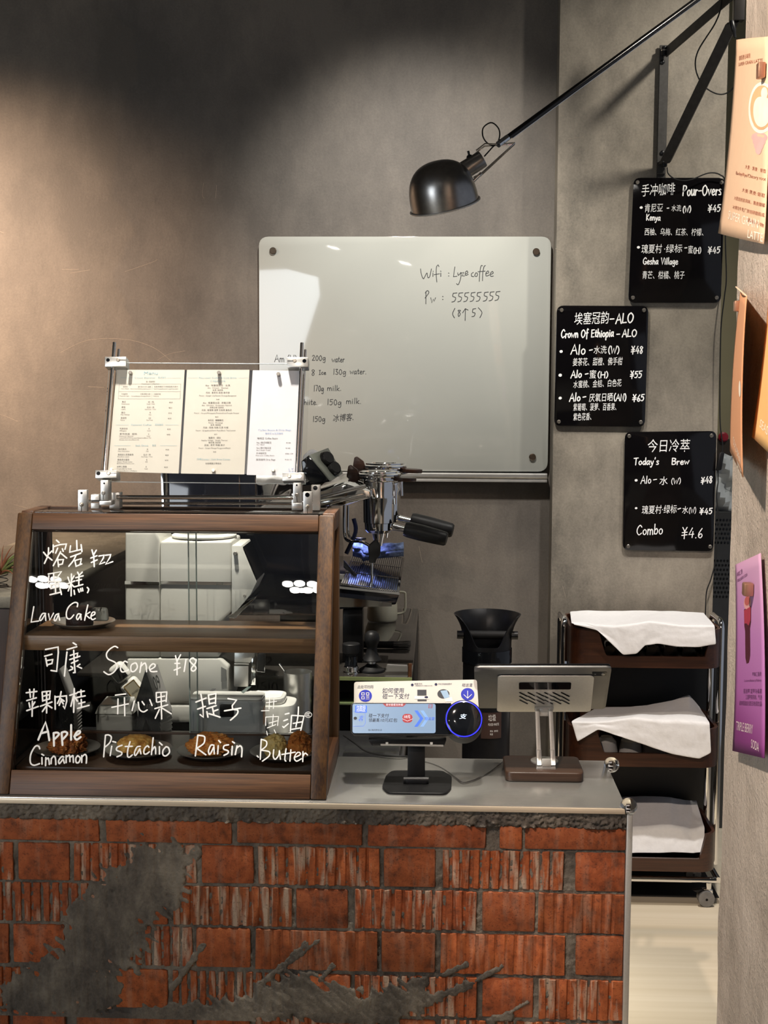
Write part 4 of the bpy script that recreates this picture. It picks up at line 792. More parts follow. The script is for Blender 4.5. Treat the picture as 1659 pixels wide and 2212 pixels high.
# small white receipt printer with a touch display
rpn = thing('receipt_terminal', V((P(250, 1560, 3.01).x, 3.04, TZ)), 'small white receipt printer with a dark sloping display behind the case', 'printer')
xa, xb = P(206, 1545, 3.012).x, P(285, 1545, 3.012).x; zA = P(250, 1543, 3.012).z; zB = P(250, 1528, 3.012).z; zC = P(245, 1516, 3.075).z
MB().box((xa, 3.012, TZ+.0004), (xb, 3.075, zA), .006, 3).build('body', M('printer putty', (.40, .39, .37), .4), rpn)
MB().hull8([(xa-.001, 3.010, zA+.0004), (xb+.001, 3.010, zA+.0004), (xb+.001, 3.077, zA+.0004), (xa-.001, 3.077, zA+.0004), (xa+.005, 3.018, zB), (xb-.006, 3.018, zB), (xb-.008, 3.075, zB+.012), (xa+.012, 3.075, zB+.012)], .001).build('head', m_white, rpn)
n1 = V((xa+.010, 3.022, zB+.002)); MB().prism([n1, V((xb-.013, 3.022, zB+.002)), V((xb-.016, 3.068, zB+.0118)), V((xa+.018, 3.068, zB+.0118))], (0, -.0002, .0012)).build('display', M('dim green display', (.09, .11, .105), .12), rpn)
pw = MB(); pa = P(296, 1530, 3.02); pw.at(pa); pw.prism([P(296, 1534, 3.02), P(288, 1542, 3.02), P(291, 1518, 3.03), P(300, 1524, 3.02), P(298, 1548, 3.02)], (0, .002, 0)); 
cprops(pw.build('torn_receipt', m_paper), 'torn white receipt corner sticking out beside the small printer', 'paper')
# leaning white payment reader with black band and yellow-edged label
sk = thing('leaning_reader', P(295, 1500, 3.135), 'white rounded handheld reader leaning left with a black band and yellow-edged label', 'reader')
A0, A1 = P(345, 1560, 3.135), P(243, 1432, 3.135); dA = (A1-A0); Ln = dA.length; dA.normalize(); sd = V((0, 1, 0)).cross(dA).normalized(); sd = sd if sd.x > 0 else -sd
def cap(u0, u1, w, d, bev): 
    return MB().obox(A0+dA*(u0+u1)/2*Ln, dA*(u1-u0)/2*Ln, sd*w, V((0, d, 0)), bev, 4)
cap(0, .70, .023, .017, .010).build('body', m_white, sk); cap(.715, .97, .021, .016, .012).build('head', m_white, sk)
cap(.74, .90, .0155, .0172, .002).build('black_band', m_gloss, sk, 'glossy black band')
lb = A0+dA*.36*Ln+sd*.006-V((0, .0175, 0))
MB().obox(lb, dA*.30*Ln, sd*.0155, V((0, .0004, 0)), .0002, 1).build('label_card', M('cream label', '#d8cfb4', .5), sk, 'cream label card')
fr = MB(); cs = [lb+dA*.30*Ln*s1+sd*.0155*s2-V((0, .0006, 0)) for s1, s2 in ((-1, -1), (1, -1), (1, 1), (-1, 1), (-1, -1))]; ribbon(fr, cs, V((0, -1, 0)), .0016); fr.keepn = True; fr.build('label_border', M('yellow border', '#c59a3a', .5), sk, 'yellow label border')
lpl = Plane(lb-V((0, .0006, 0)), sd, dA); mb = MB(); vv, ff = ftext('支付收款')
mn, mxx = min(q[0] for q in vv), max(q[0] for q in vv); nv = [mb.v(lpl.pt(((q[0]-mn)/(mxx-mn)*.020-.010, .15*Ln+q[1]*.006), .0003)) for q in vv]
for f in ff: mb.face([nv[i] for i in f])
mb.keepn = True; mb.build('label_text', m_ink, sk)
# stacks of folded table-number tents
m_tent = M('dark tent board', (.016, .017, .019), .5, 0, .2, 80); m_tentg = M('grey tent face', (.30, .29, .28), .5, 0, .05, 60)
def make_tent(loc, ang, label, grp, th=.0036):
    loc = V(loc); o = thing('table_number_tent', loc, label, 'table number', grp)
    cx, sn = math.cos(ang), math.sin(ang); ex = V((cx, sn, 0)); ey = V((-sn, cx, 0)); hw_, hh, dp = .038, .112, .036
    nrm = V((hh, 0, hw_)).normalized(); nr = ex*nrm.x+V((0, 0, nrm.z)); nl = -ex*nrm.x+V((0, 0, nrm.z))
    for s, nm, m_, nn in ((-1, 'left_leaf', m_tent, nl), (1, 'right_leaf', m_tent, nr)):
        b0 = loc+ex*s*hw_; ap = loc+V((0, 0, hh)); 
        if s > 0: MB().hull8([b0-ey*dp*.97, b0+ey*dp*.97, b0+ey*dp*.97+nn*.0003, b0-ey*dp*.97+nn*.0003, ap-ey*dp*.97, ap+ey*dp*.97, ap+ey*dp*.97+nn*.0003, ap-ey*dp*.97+nn*.0003], 0).build('number_face', m_tentg, o, 'grey number face')
        MB().hull8([b0-ey*dp, b0+ey*dp, b0+ey*dp-nn*th, b0-ey*dp-nn*th, ap-ey*dp, ap+ey*dp, ap+ey*dp-V((0,0,th/nn.z)), ap-ey*dp-V((0,0,th/nn.z))], 0).build(nm, m_, o)
    return o
def tent_stack(px, py_base, Y, ang, n, name, grp, num):
    base = P(px, py_base, Y); base.z = TZ+.0006; st_ = (P(px, 1441, Y).z-base.z-.112)/(n-1) if n > 1 else 0
    first = None
    for i in range(n):
        loc = base+V((0, 0, i*st_)); top = i == n-1
        lab = f'folded number tent in the {name}, ' + ('topmost, open to view' if top else ('bottom one on the bench' if i == 0 else f'{ORD[i]} up from the bench'))
        if first is None: first = make_tent(loc, ang, lab, grp, .86*st_*.038/.1183)
        else: first2 = dup(first, loc, lab)
    if num:
        root = [o for o in COL.objects if o.type == 'EMPTY' and o.get('label', '').startswith(f'folded number tent in the {name}, topmost')][0]
        loc = base+V((0, 0, (n-1)*st_)); cx, sn = math.cos(ang), math.sin(ang); ex = V((cx, sn, 0)); ey = V((-sn, cx, 0))
        upv = (V((0, 0, .112))-ex*.038); pl = Plane(loc+ex*.038, ey, upv); mb = MB()
        for s_, u0, v0, sw, sh_ in ((num, -.017, .062, .034, .036), ('WELCOME', -.016, .050, .032, .005)):
            vv, ff = ftext(s_); mn, mxx = min(q[0] for q in vv), max(q[0] for q in vv)
            nv = [mb.v(pl.pt((u0+(q[0]-mn)/(mxx-mn)*sw, v0+q[1]/.73*sh_), .0009)) for q in vv]
            for f in ff: mb.face([nv[i] for i in f])
        mb.keepn = True; mb.build('number', m_ink, root)
ORD = ['', 'second', 'third', 'fourth', 'fifth', 'sixth', 'seventh', 'eighth', 'ninth', 'tenth', 'eleventh', 'twelfth', 'thirteenth', 'fourteenth', 'fifteenth']
tent_stack(329, 1590, 3.064, math.radians(-11), 11, 'stack under the number 09', 'number tents stacked by the small printer', '09')
tent_stack(136, 1590, 3.062, math.radians(1), 14, 'tall stack behind the left lettering', 'number tents stacked at the left of the case', None)
# scale, steel jug with spoon, receipt
scl = thing('bench_scale', V((P(580, 1530, 3.19).x, 3.19, TZ)), 'low white weighing scale with a raised square dish beside the label printer', 'scale')
xa, xb = P(520, 1530, 3.15).x, P(640, 1530, 3.15).x; z1 = P(600, 1520, 3.12).z
rbox(xa, xb, 3.092, 3.205, TZ+.016, z1, .04, .004).build('body', m_white, scl); rbox(xa+.01, xb-.01, 3.10, 3.20, TZ+.0004, TZ+.0155, .03, .001).build('foot_plate', m_black, scl)
z2 = z1+.016; rbox(xa+.008, xb-.026, 3.10, 3.195, z1+.0004, z2, .03, .003).build('dish_rim', m_white, scl); rbox(xa+.016, xb-.034, 3.108, 3.187, z2+.0002, z2+.001, .02, 0).build('dish_plate', m_paper, scl)
jg = thing('steel_jug', V((P(643, 1500, 3.262).x, 3.262, TZ)), 'straight-sided steel tumbler on the bench beside the right case frame', 'tumbler')
jb = V((P(643, 1500, 3.25).x, 3.25, TZ+.0004)); jt = P(643, 1452, 3.245).z-TZ
MB().lathe([(0, 0), (.031, 0), (.033, .002), (.0365, jt), (.0355, jt), (.032, .004), (0, .004)], jb, (0, 0, 1), 36, False).build('cup', m_steel, jg)
spn = MB(); q0 = jb+V((-.029, 0, jt-.03)); spn.at(q0); spn.tube([jb+V((-.012, .0, .012)), jb+V((-.030, -.004, jt-.002)), jb+V((-.046, -.008, jt+.022))], [.002, .002, .003], 8); cprops(spn.build('bar_spoon', m_chrome), 'thin metal spoon leaning out of the steel tumbler', 'spoon')
rc = MB(); q0 = P(635, 1578, 3.03); rows = []
for j in range(5): rows.append([V((P(594+j*3, 1580, 3.02).x+.08*i/6, 3.008+.022*j, TZ+.040+.006*math.sin(i*.9)+.012*j/4)) for i in range(7)])
rc.at(rows[0][3]); rc.grid(rows); cprops(rc.build('receipt', m_paper, solid=.0012), 'curled white printed receipt lying in front of the scale', 'receipt')
pd = MB(); q = V((rows[0][3].x, 3.05, TZ)); pd.at(q); pd.box((q.x-.045, 3.01, TZ+.0004), (q.x+.045, 3.084, TZ+.034), .003); cprops(pd.build('receipt_box', m_black), 'flat black box under the curled receipt', 'box')
# bottles and cup bits far left behind the glass
for i, (x0, y0, x1, y1, r0, lab, m_) in enumerate(((48, 1545, 66, 1450, .020, 'pale tilted squeeze bottle behind the far left of the glass', M('pale bottle', (.34, .33, .30), .35)), (62, 1640, 68, 1560, .011, 'small clear dispenser bottle low at the far left of the glass', M('clear bottle', (.42, .42, .40), .2)))):
    b0 = P(x0, y0, 3.10+.03*i); b0.z = TZ+.0006; tt = P(x1, y1, 3.10+.03*i)-b0
    L_ = max(.06, tt.z); dd = V((.02 if not i else 0, 0, 1)).normalized()
    t = MB().at(b0); t.lathe([(0, 0), (r0, 0), (r0, L_*.65), (r0*.5, L_*.8), (r0*.45, L_*.9), (r0*.2, L_), (0, L_)], b0, (0, 0, 1), 20, False); cprops(t.build('bottle', m_), lab, 'bottle')
# air plant in a wire stand on the ledge
ap = P(2, 1252, 3.10); ap.z = pz+.0005
pl0 = thing('air_plant', ap, 'spiky green and rust air plant in a small wire holder on the left ledge', 'plant')
wire = MB(); wire.tube([ap+V((.018*math.cos(a*.524), .018*math.sin(a*.524), .002)) for a in range(12)], .0012, 6, True)
wire.tube(catmull([ap+V((.017*math.cos(a*.9), .017*math.sin(a*.9), .002+a*.0021)) for a in range(16)], 3), .0011, 6); wire.build('wire_holder', m_black, pl0)
rnd = random.Random(5)
for i in range(26):
    a = rnd.uniform(0, 6.28); el = rnd.uniform(.25, 1.3); ln = rnd.uniform(.06, .095); d = V((math.cos(a)*math.cos(el), math.sin(a)*math.cos(el), math.sin(el))); base = ap+V((0, 0, .033)); pts = []
    for k in range(8):
        t = k/7; pts.append(base+d*ln*t+V((math.cos(a), math.sin(a), 0))*ln*.35*t*t-V((0, 0, 1))*ln*.55*t**3*math.cos(el))
    MB().tube(pts, [.0040*(1-t/7.3) for t in range(8)], 6).build('leaf', M('air plant green', '#77804a', .55, 0, .2, 40) if i % 3 else M('air plant rust', '#7d4a30', .55, 0, .2, 40), pl0)
# ------------------------------------------------------------------ espresso machine on the back bar, seen from its end
EYn = 3.42                        # near side panel
def ep(x, y, Y=EYn): return P(x, y, Y)
em = thing('espresso_machine', V((-.45, 3.8, BZ)), 'black and chrome two-group espresso machine on the back bar', 'espresso machine')
ED = V((0, .72, 0))
m_side = M('gloss black side', (.008, .009, .013), .07, 0, .3, 6, coat=.3)
MB().prism([ep(*q) for q in ((362, 1010), (552, 1010), (560, 1100), (690, 1112), (700, 1250), (700, 1330), (362, 1330))], ED, .006, 2).build('body', m_side, em)
MB().prism([ep(*q)+V((0, -.004, 0)) for q in ((347, 1000), (361, 1000), (374, 1330), (358, 1330))], (0, .10, 0), .001).build('side_rail', m_chrome, em)
for x in (516, 551): MB().prism([ep(x, 1012)+V((0, -.003, 0)), ep(x+2, 1012)+V((0, -.003, 0)), ep(x+4, 1100)+V((0, -.003, 0)), ep(x+1, 1100)+V((0, -.003, 0))], (0, .002, 0)).build('panel_trim', m_chrome, em)
# cup rail / head that carries the groups
MB().prism([ep(*q, 3.50) for q in ((668, 1068), (748, 1044), (800, 1062), (800, 1076), (742, 1092), (668, 1094))], (0, .60, 0), .004, 2).build('group_head', m_chrome, em)
MB().tube([ep(676, 1079, 3.49), ep(790, 1050, 3.49)], .006, 12).build('head_rail', m_chrome, em); MB().tube([ep(690, 1092, 3.485), ep(790, 1070, 3.485)], .004, 10).build('head_rail', m_chrome, em)
# drip tray with sloping side cover
tA, tB, tC = ep(700, 1258, 3.47), ep(861, 1286, 3.47), ep(862, 1290, 3.47)
trd = V((0, .58, 0)); dz = V((0, 0, -.012))
MB().hull8([ep(575, 1330, 3.47), ep(855, 1306, 3.47), ep(855, 1306, 3.47)+trd, ep(575, 1330, 3.47)+trd, ep(575, 1256, 3.47), ep(862, 1286, 3.47), ep(862, 1286, 3.47)+trd+V((0, 0, .03)), ep(575, 1256, 3.47)+trd], .003).build('tray_housing', m_side, em)
ra, rb2 = ep(575, 1255, 3.466), ep(863, 1285, 3.466)
MB().hull8([ra, rb2, rb2+V((0, .008, 0)), ra+V((0, .008, 0)), ra+V((0, 0, .005)), rb2+V((0, 0, .005)), rb2+V((0, .008, .005)), ra+V((0, .008, .005))]).build('tray_rim', m_alu, em)
MB().prism([ep(720, 1288, 3.4655), ep(846, 1302, 3.4655), ep(846, 1310, 3.4655), ep(720, 1312, 3.4655)], (0, .003, 0)).build('side_reflector', m_chrome, em)
ta, tb2 = ep(735, 1268, 3.48), ep(857, 1284, 3.48); up = V((0, 0, .0035)); dN = V((0, .54, .026))
mb = MB(); mb.hull8([ta+up, tb2+up, tb2+up+dN, ta+up+dN, ta+up*1.4, tb2+up*1.4, tb2+up*1.4+dN, ta+up*1.4+dN]); mb.build('tray_pan', m_black, em)
mb = MB(); NG = 26
for i in range(NG):
    t = (i+.5)/NG; a = ta.lerp(tb2, t)+up*2.0; mb.obox(a+dN/2, dN/2, (tb2-ta)*.30/NG, (0, 0, .0012))
for t in (.02, .34, .67, .985): a = ta+dN*t+up*2.1; b_ = tb2+dN*t+up*2.1; mb.obox((a+b_)/2, (b_-a)/2, (0, .0035, 0), (0, 0, .0016))
mb.build('drip_grid', m_chrome, em)
MB().box(tuple(V((ep(742, 1316, 3.55).x, 3.52, BZ+.0003))), tuple(V((ep(785, 1316, 3.55).x, 3.58, ep(770, 1312, 3.55).z))), .004).build('foot', m_black, em)
MB().box((ep(600, 1316, 3.9).x, 3.95, BZ+.0003), (ep(700, 1316, 3.9).x, 4.05, BZ+.06), .004).build('foot', m_black, em)
# two groups
def group(cx, cy, Y, first):
    sc = Y/2800.0
    O = P(cx, cy, Y); zU = V((0, 0, 1))
    def h(y): return P(cx, y, Y).z-O.z
    k = lambda px: px*sc
    MB().lathe([(k(33), h(cy+18)), (k(34), h(cy-30)), (k(36), h(cy-36)), (k(36), h(cy-38)), (k(34), h(cy-42)), (k(34), h(cy-70)), (k(44), h(cy-72)), (k(46), h(cy-74)), (k(46), h(cy-77)), (k(41), h(cy-78)), (k(41), h(cy-80)), (k(47), h(cy-81)), (k(48), h(cy-83)), (k(48), h(cy-87)), (k(45), h(cy-89)), (k(42), h(cy-89)), (k(42), h(cy-92)), (k(38), h(cy-93)), (k(30), h(cy-91)), (k(28), h(cy-94)), (0, h(cy-95))], O, zU, 40, False).build('group_body', m_chrome, em)
    MB().lathe([(0, h(cy+41)), (k(24), h(cy+40)), (k(30), h(cy+34)), (k(31), h(cy+19)), (0, h(cy+19))], O, zU, 32, False).build('portafilter_ring', m_chrome, em)
    MB().lathe([(0, h(cy+70)), (k(8), h(cy+69)), (k(10), h(cy+58)), (k(14), h(cy+42)), (0, h(cy+42))], O, zU, 20, False).build('spout', m_chrome, em)
    MB().cyl(O+V((k(24), 0, h(cy+26))), O+V((k(66), -.012, h(cy+34))), k(8), k(6)).build('handle_neck', m_chrome, em)
    a = O+V((k(58), -.010, h(cy+31))); b_ = O+V((k(148), -.03, h(cy+51))); d = (b_-a); L_ = d.length
    MB().lathe([(0, 0), (k(16), 0), (k(17.5), .01), (k(18), L_*.4), (k(16.5), L_*.8), (k(15.5), L_*.96), (k(13), L_), (0, L_)], a, d, 28, False).build('portafilter_handle', m_blackm, em)
    ww = wood('lever walnut', '#22120a', '#42261a', 'X', .35)
    pa = O+V((k(-62), -.01, h(cy-80)))
    MB().prism([pa+V((k(x), 0, -k(y))) for x, y in ((-8, 0), (-4, -24), (2, -26), (16, -16), (24, 6), (6, 14))], (0, .010, 0), .003, 2).build('lever_paddle', ww, em)
    MB().tube([pa+V((k(6), .005, -k(12))), pa+V((k(16), .005, -k(38))), pa+V((k(22), .005, -k(44)))], .0032, 8).build('lever_stem', m_chrome, em)
    dc = O+V((k(56), -.012, h(cy-72))); MB().lathe([(0, 0), (k(24), 0), (k(25.5), k(3)), (k(25), k(8)), (0, k(9))], dc, (0.05, 0, 1), 28, False).build('lever_disc', ww, em)
    MB().cyl(O+V((k(34), -.004, h(cy-70))), dc+V((0, 0, k(4))), k(4)).build('disc_arm', m_chrome, em)
    MB().cyl(O+V((k(34), -.01, h(cy-64))), O+V((k(36), -.01, h(cy-22))), k(5)).build('side_pipe', m_chrome, em)
group(818, 1110, 3.70, True); group(831, 1092, 3.97, False)
# steam wand with black sleeve, hot pipe
MB().tube(catmull([ep(744, 1090, 3.62), ep(744, 1150, 3.6), ep(752, 1168, 3.58), ep(780, 1170, 3.56), ep(800, 1180, 3.55)], 6), .0042, 10).build('steam_pipe', m_chrome, em)
MB().tube(catmull([ep(752, 1092, 3.64), ep(752, 1146, 3.62), ep(760, 1162, 3.6), ep(790, 1164, 3.58)], 6), .003, 10).build('water_pipe', m_chrome, em)
MB().tube(catmull([ep(748, 1196, 3.58), ep(768, 1150, 3.58), ep(764, 1120, 3.58)], 5), .006, 8).build('hose', M('blue black hose', (.012, .02, .07), .2), em)
MB().prism([ep(*q, 3.545) for q in ((794, 1180), (813, 1163), (822, 1180), (821, 1200), (812, 1209), (811, 1217), (797, 1217), (796, 1196))], (0, .018, 0), .005, 3).build('wand_grip', m_rubber, em)
MB().tube([ep(803, 1216, 3.555), ep(803, 1272, 3.56)], .0036, 12).build('steam_wand', m_chrome, em)
MB().prism([ep(*q, 3.50) for q in ((742, 1210), (771, 1242), (766, 1247), (742, 1226))], (0, .012, 0), .001).build('splash_guard', m_side, em)
ld = bpy.data.lights.new('machine_led', 'SPOT'); ld.energy = 2.5; ld.color = (.50, .52, 1); ld.spot_size = math.radians(120); ld.spot_blend = .8; ld.shadow_soft_size = .02
lo_ = bpy.data.objects.new('machine_led', ld); COL.objects.link(lo_); lo_.location = ep(765, 1120, 3.78)
# gauge box with two knobs, tipped back on top of the machine
gA = thing('gauge_box', P(700, 1070, 3.60), 'tilted black control box with two dark knobs beside the menu stand', 'control box')
gY = V((0, .16, 0)); g1, g2, g3, g4 = [P(*q, 3.58) for q in ((651, 992), (672, 983), (723, 1052), (690, 1078))]
MB().prism([P(*q, 3.58) for q in ((651, 996), (669, 982), (716, 1040), (655, 1050))], gY, .003).build('body', m_gloss, gA)
gfa, gfb, gfc, gfd = [P(*q) for q in ((670, 982, 3.577), (709, 967, 3.70), (741, 1022, 3.70), (716, 1038, 3.577))]
nf_ = (gfb-gfa).cross(gfd-gfa).normalized(); nf_ = nf_ if nf_.x+nf_.z > 0 else -nf_
MB().prism([gfa, gfb, gfc, gfd], -nf_*.006, .001).build('face_plate', M('grey green enamel', (.20, .215, .185), .4, .2), gA, 'grey-green face plate')
for t_ in (.34, .72):
    c_ = (gfa.lerp(gfd, t_)+gfb.lerp(gfc, t_))/2; kd = (nf_+V((0, -.45, .0))).normalized()
    MB().lathe([(0, -.004), (.021, -.004), (.0215, .008), (.0205, .014), (.017, .018), (0, .018)], c_, kd, 32, False).build('control_knob', m_black, gA)
    MB().lathe([(.023, -.003), (.023, .003), (.0216, .003)], c_, kd, 32, False).build('knob_collar', m_chrome, gA)
# cloths on top
def cloth(name, rows, label, cat, m, th=.0014, grp=None, k=1):
    t = MB().at(rows[0][0]); t.grid(rows); o = t.build(name, m, ang=80, solid=th, sub=1); return cprops(o, label, cat, grp)
m_cloth = M('white cotton', (.78, .77, .76), .9, 0, .03, 90, .08, sheen=.3)
rows = []
for j in range(9):
    v = j/8; rows.append([P(654+46*u/8, 985-15*math.sin(u*.42)+34*v+3*noise.noise(V((u*.7, j*.6, 3))), 3.76-.02*v+.012*noise.noise(V((u*.5, j*.5, 1)))) for u in range(9)])
cloth('bar_cloth', rows, 'white cloth draped over the tilted control box behind the menu stand', 'cloth', m_cloth)
rows = []
for j in range(9):
    v = j/8; rows.append([P(553+66*u/8, 1018+28*v+3*math.sin(u*1.1)*v, 3.41-.01*math.sin(v*3)+.004*noise.noise(V((u*.5, j*.5, 5)))) for u in range(9)])
cloth('folded_cloth', rows, 'folded white cloth hanging over the machine edge below the menu', 'cloth', m_cloth)
# blue microfibre towel on the drip tray
m_blue = M('blue microfibre', '#6f80a4', .95, 0, .75, 60, .4)
rows = []
for j in range(15):
    v = j/14; row = []
    for i in range(25):
        u = i/24; a = v*2*math.pi
        rr = 15+5*noise.noise(V((u*4, v*3, 2)))+(5 if u < .25 else 0)
        cxp = 762+110*u; cyp = 1190+4*math.sin(u*5)-(8 if u < .2 else 0)
        row.append(P(cxp, cyp-rr*math.sin(a)*.9+3*math.cos(a), 3.84-.028*math.cos(a)+.006*noise.noise(V((u*6, v*4, 7)))))
    rows.append(row)
t = MB().at(rows[0][0]); t.grid(rows); cprops(t.build('blue_towel', m_blue, ang=80, solid=.004), 'crumpled blue microfibre towel lying on the drip tray', 'towel')
rows = []
for j in range(7): rows.append([P(757+16*j/6+9*i/10, 1232+9*math.sin(i*.5)-j*2+i*2.2, 3.70+.02*j/6+.008*noise.noise(V((i*.6, j*.6, 1)))) for i in range(11)])
# milk pitcher near the wall, brush, tamper, distributor on the bar top
pb = P(826, 1317, 4.20); pb.z = BZ+.0004
pit = thing('milk_pitcher', pb, 'cream enamel milk pitcher standing at the back of the bar under the drip tray', 'pitcher')
m_cream = M('cream enamel', (.50, .48, .38), .25, 0, .03, 20)
MB().lathe([(0, 0), (.047, 0), (.050, .006), (.049, .05), (.042, .085), (.044, .10), (.0425, .10), (.040, .085), (.046, .05), (.046, .008), (0, .008)], pb, (0, 0, 1), 36, False).build('body', m_cream, pit)
MB().tube(catmull([pb+V((.040, 0, .092)), pb+V((.070, 0, .092)), pb+V((.075, 0, .08)), pb+V((.073, 0, .03)), pb+V((.049, 0, .02))], 6), .004, 10).build('handle', m_cream, pit)
bp = P(826, 1402, 3.72); bp.z = BZ+.012
brs = thing('grinder_brush', bp-V((0, 0, .0117)), 'black bench brush with fine bristles lying on the bar top', 'brush')
MB().lathe([(0, 0), (.008, .002), (.011, .03), (.010, .08), (.011, .105), (0, .106)], P(770, 1394, 3.72)*1+V((0, 0, 0)) if False else V((bp.x-.072, bp.y, bp.z)), (1, 0, 0), 20, False).build('handle', m_black, brs)
mb = MB(); rr = random.Random(3)
for i in range(90):
    y_ = rr.uniform(-.012, .012); z_ = rr.uniform(-.009, .009); a = V((bp.x+.033, bp.y+y_, bp.z+z_)); mb.tube([a, a+V((.045+rr.uniform(-.006, .006), rr.uniform(-.004, .004), max(-.010-z_, rr.uniform(-.004, .004)))) ], .0007, 4)
o_ = mb.build('bristles', M('dark bristle', (.05, .045, .04), .6), brs); o_['kind'] = 'stuff'
tb_ = P(803, 1475, 3.41); tb_.z = BZ+.0004
tm = thing('tamper', tb_, 'black round-headed coffee tamper on the near edge of the bar', 'tamper')
kz = 3.40/2800
MB().lathe([(0, 0), (.0340, 0), (.0345, .003), (.0335, .006), (.020, .014), (.012, .021), (0, .021)], tb_, (0, 0, 1), 40, False).build('base', m_blackm, tm)
MB().lathe([(.0098, .0212), (.0098, .029)], tb_, (0, 0, 1), 24).build('collar', m_steel2, tm)
MB().lathe([(0, .0292), (.026, .030), (.0262, .032), (.020, .041), (.0148, .052), (.0135, .064), (.0155, .072), (.0195, .080), (.0205, .091), (.0185, .101), (.012, .108), (0, .111)], tb_, (0, 0, 1), 40, False).build('grip', m_blackm, tm)
db = P(759, 1519, 3.34); db.z = P(759, 1519, 3.34).z
ds_ = V((P(757, 1480, 3.36).x, 3.385, BZ+.0004))
ds = thing('distribution_tool', ds_, 'black and chrome coffee distribution tool standing left of the tamper', 'distribution tool')
MB().lathe([(0, 0), (.0225, 0), (.0225, .004), (.020, .006), (.020, .018), (.0185, .020), (0, .020)], ds_, (0, 0, 1), 36, False).build('steel_base', m_chrome, ds)
MB().lathe([(.0165, .0202), (.0165, .046)], ds_, (0, 0, 1), 32).build('barrel', m_gloss, ds)
MB().lathe([(0, .0462), (.014, .0462), (.015, .052), (.0225, .055), (.0235, .060), (.0235, .078), (.022, .080), (0, .0805)], ds_, (0, 0, 1), 40, False).build('dial_cap', m_blackm, ds)
# ------------------------------------------------------------------ tall knock-out bin on the floor
KY = 3.72; kc = P(1052, 1400, KY); kc.z = 0
kb = thing('knock_box_bin', kc, 'tall black knock-out bin with a flared scoop mouth and crossbar', 'knock box')
kt = P(1052, 1326, KY).z; kw = 73/2800*KY; kr = 53/2800*KY
zc = P(1052, 1405, KY).z
mb = MB(); rows = []; NT, NR = 72, 14
def lipz(a):      # a = 0 faces the camera
    f = abs(a)/math.pi; lo = P(1052, 1391, KY).z; s = max(0, min(1, (f-.13)/.24)); s = s*s*(3-2*s); return lo+(kt-lo)*s
for ins in (0, 1):
    blk = []
    for j in range(NR+1):
        t = j/NR; row = []
        for i in range(NT+1):
            a = -math.pi+2*math.pi*i/NT; top = lipz(a); z = zc-.03+(top-zc+.03)*t; hz = max(0, (z-(zc+.015))/(kt-zc-.015)); rad = kr+(kw-kr)*hz**2.6-(.0035 if ins else 0)
            row.append((kc.x+rad*math.sin(a), kc.y-rad*math.cos(a)*.98, z))
        blk.append(row)
    rows.append(blk)
mb.grid(rows[0]); mb.grid(rows[1], True); mb.grid([rows[0][-1], rows[1][-1]])
mb.build('scoop_mouth', m_black, kb, ang=50)
bz_ = P(1052, 1369, KY).z
MB().cyl((kc.x-kr*.92, kc.y-.02, bz_), (kc.x+kr*.92, kc.y-.02, bz_), .0125, None, 24).build('knock_bar', m_rubber, kb)
for s in (-1, 1): MB().cyl((kc.x+s*kr*.97, kc.y-.02, bz_), (kc.x+s*(kr+.017), kc.y-.02, bz_), .0118, None, 24).build('bar_end_cap', m_black, kb)
mb = MB(); rows = []
for j in range(5): rows.append([(kc.x+(kr+.002+.0022*noise.noise(V((i*.9, j, 1))))*math.sin(i*2*math.pi/40), kc.y-(kr+.002+.0022*noise.noise(V((i*.9, j, 1))))*math.cos(i*2*math.pi/40), zc-.028+.009*j-(.012 if j == 0 else 0)*abs(noise.noise(V((i*.6, 0, 3))))) for i in range(41)])
mb.grid(rows); mb.build('bin_liner', m_gloss, kb, ang=80)
MB().lathe([(kr*.985, .0005), (kr*.985, zc-.031), (kr*.95, zc-.031), (kr*.95, .004), (0, .004), (0, .0005)], kc, (0, 0, 1), 48, False).build('bin_tube', m_black, kb)
mb = MB(); a0, a1 = -.25, .62; z0, z1 = P(1052, 1582, KY).z, P(1052, 1527, KY).z
mb.grid([[(kc.x+(kr+.0004)*math.sin(a0+(a1-a0)*i/14), kc.y-(kr+.0004)*math.cos(a0+(a1-a0)*i/14), z) for i in range(15)] for z in (z0, z1)]); mb.build('waste_sign', M('brown sign', '#3a2721', .5), kb, 'brown food waste sign')
mb = MB()
for s_, u0, u1, zz_, hh in (('垃圾', .05, .36, .70, .24), ('FOOD WASTE', .05, .50, .50, .10), ('茶渣、咖啡渣', .12, .46, .26, .07), ('残渣', .12, .24, .14, .07)):
    vv, ff = ftext(s_); mn, mxx = min(q[0] for q in vv), max(q[0] for q in vv); ch = .85 if cjk(s_) else .73; nv = []
    for q in vv:
        a = u0+(u1-u0)*(q[0]-mn)/(mxx-mn); nv.append(mb.v((kc.x+(kr+.0009)*math.sin(a), kc.y-(kr+.0009)*math.cos(a), z0+(z1-z0)*(zz_+q[1]/ch*hh))))
    for f in ff: mb.face([nv[i] for i in f])
mb.build('sign_text', m_chalk, kb)
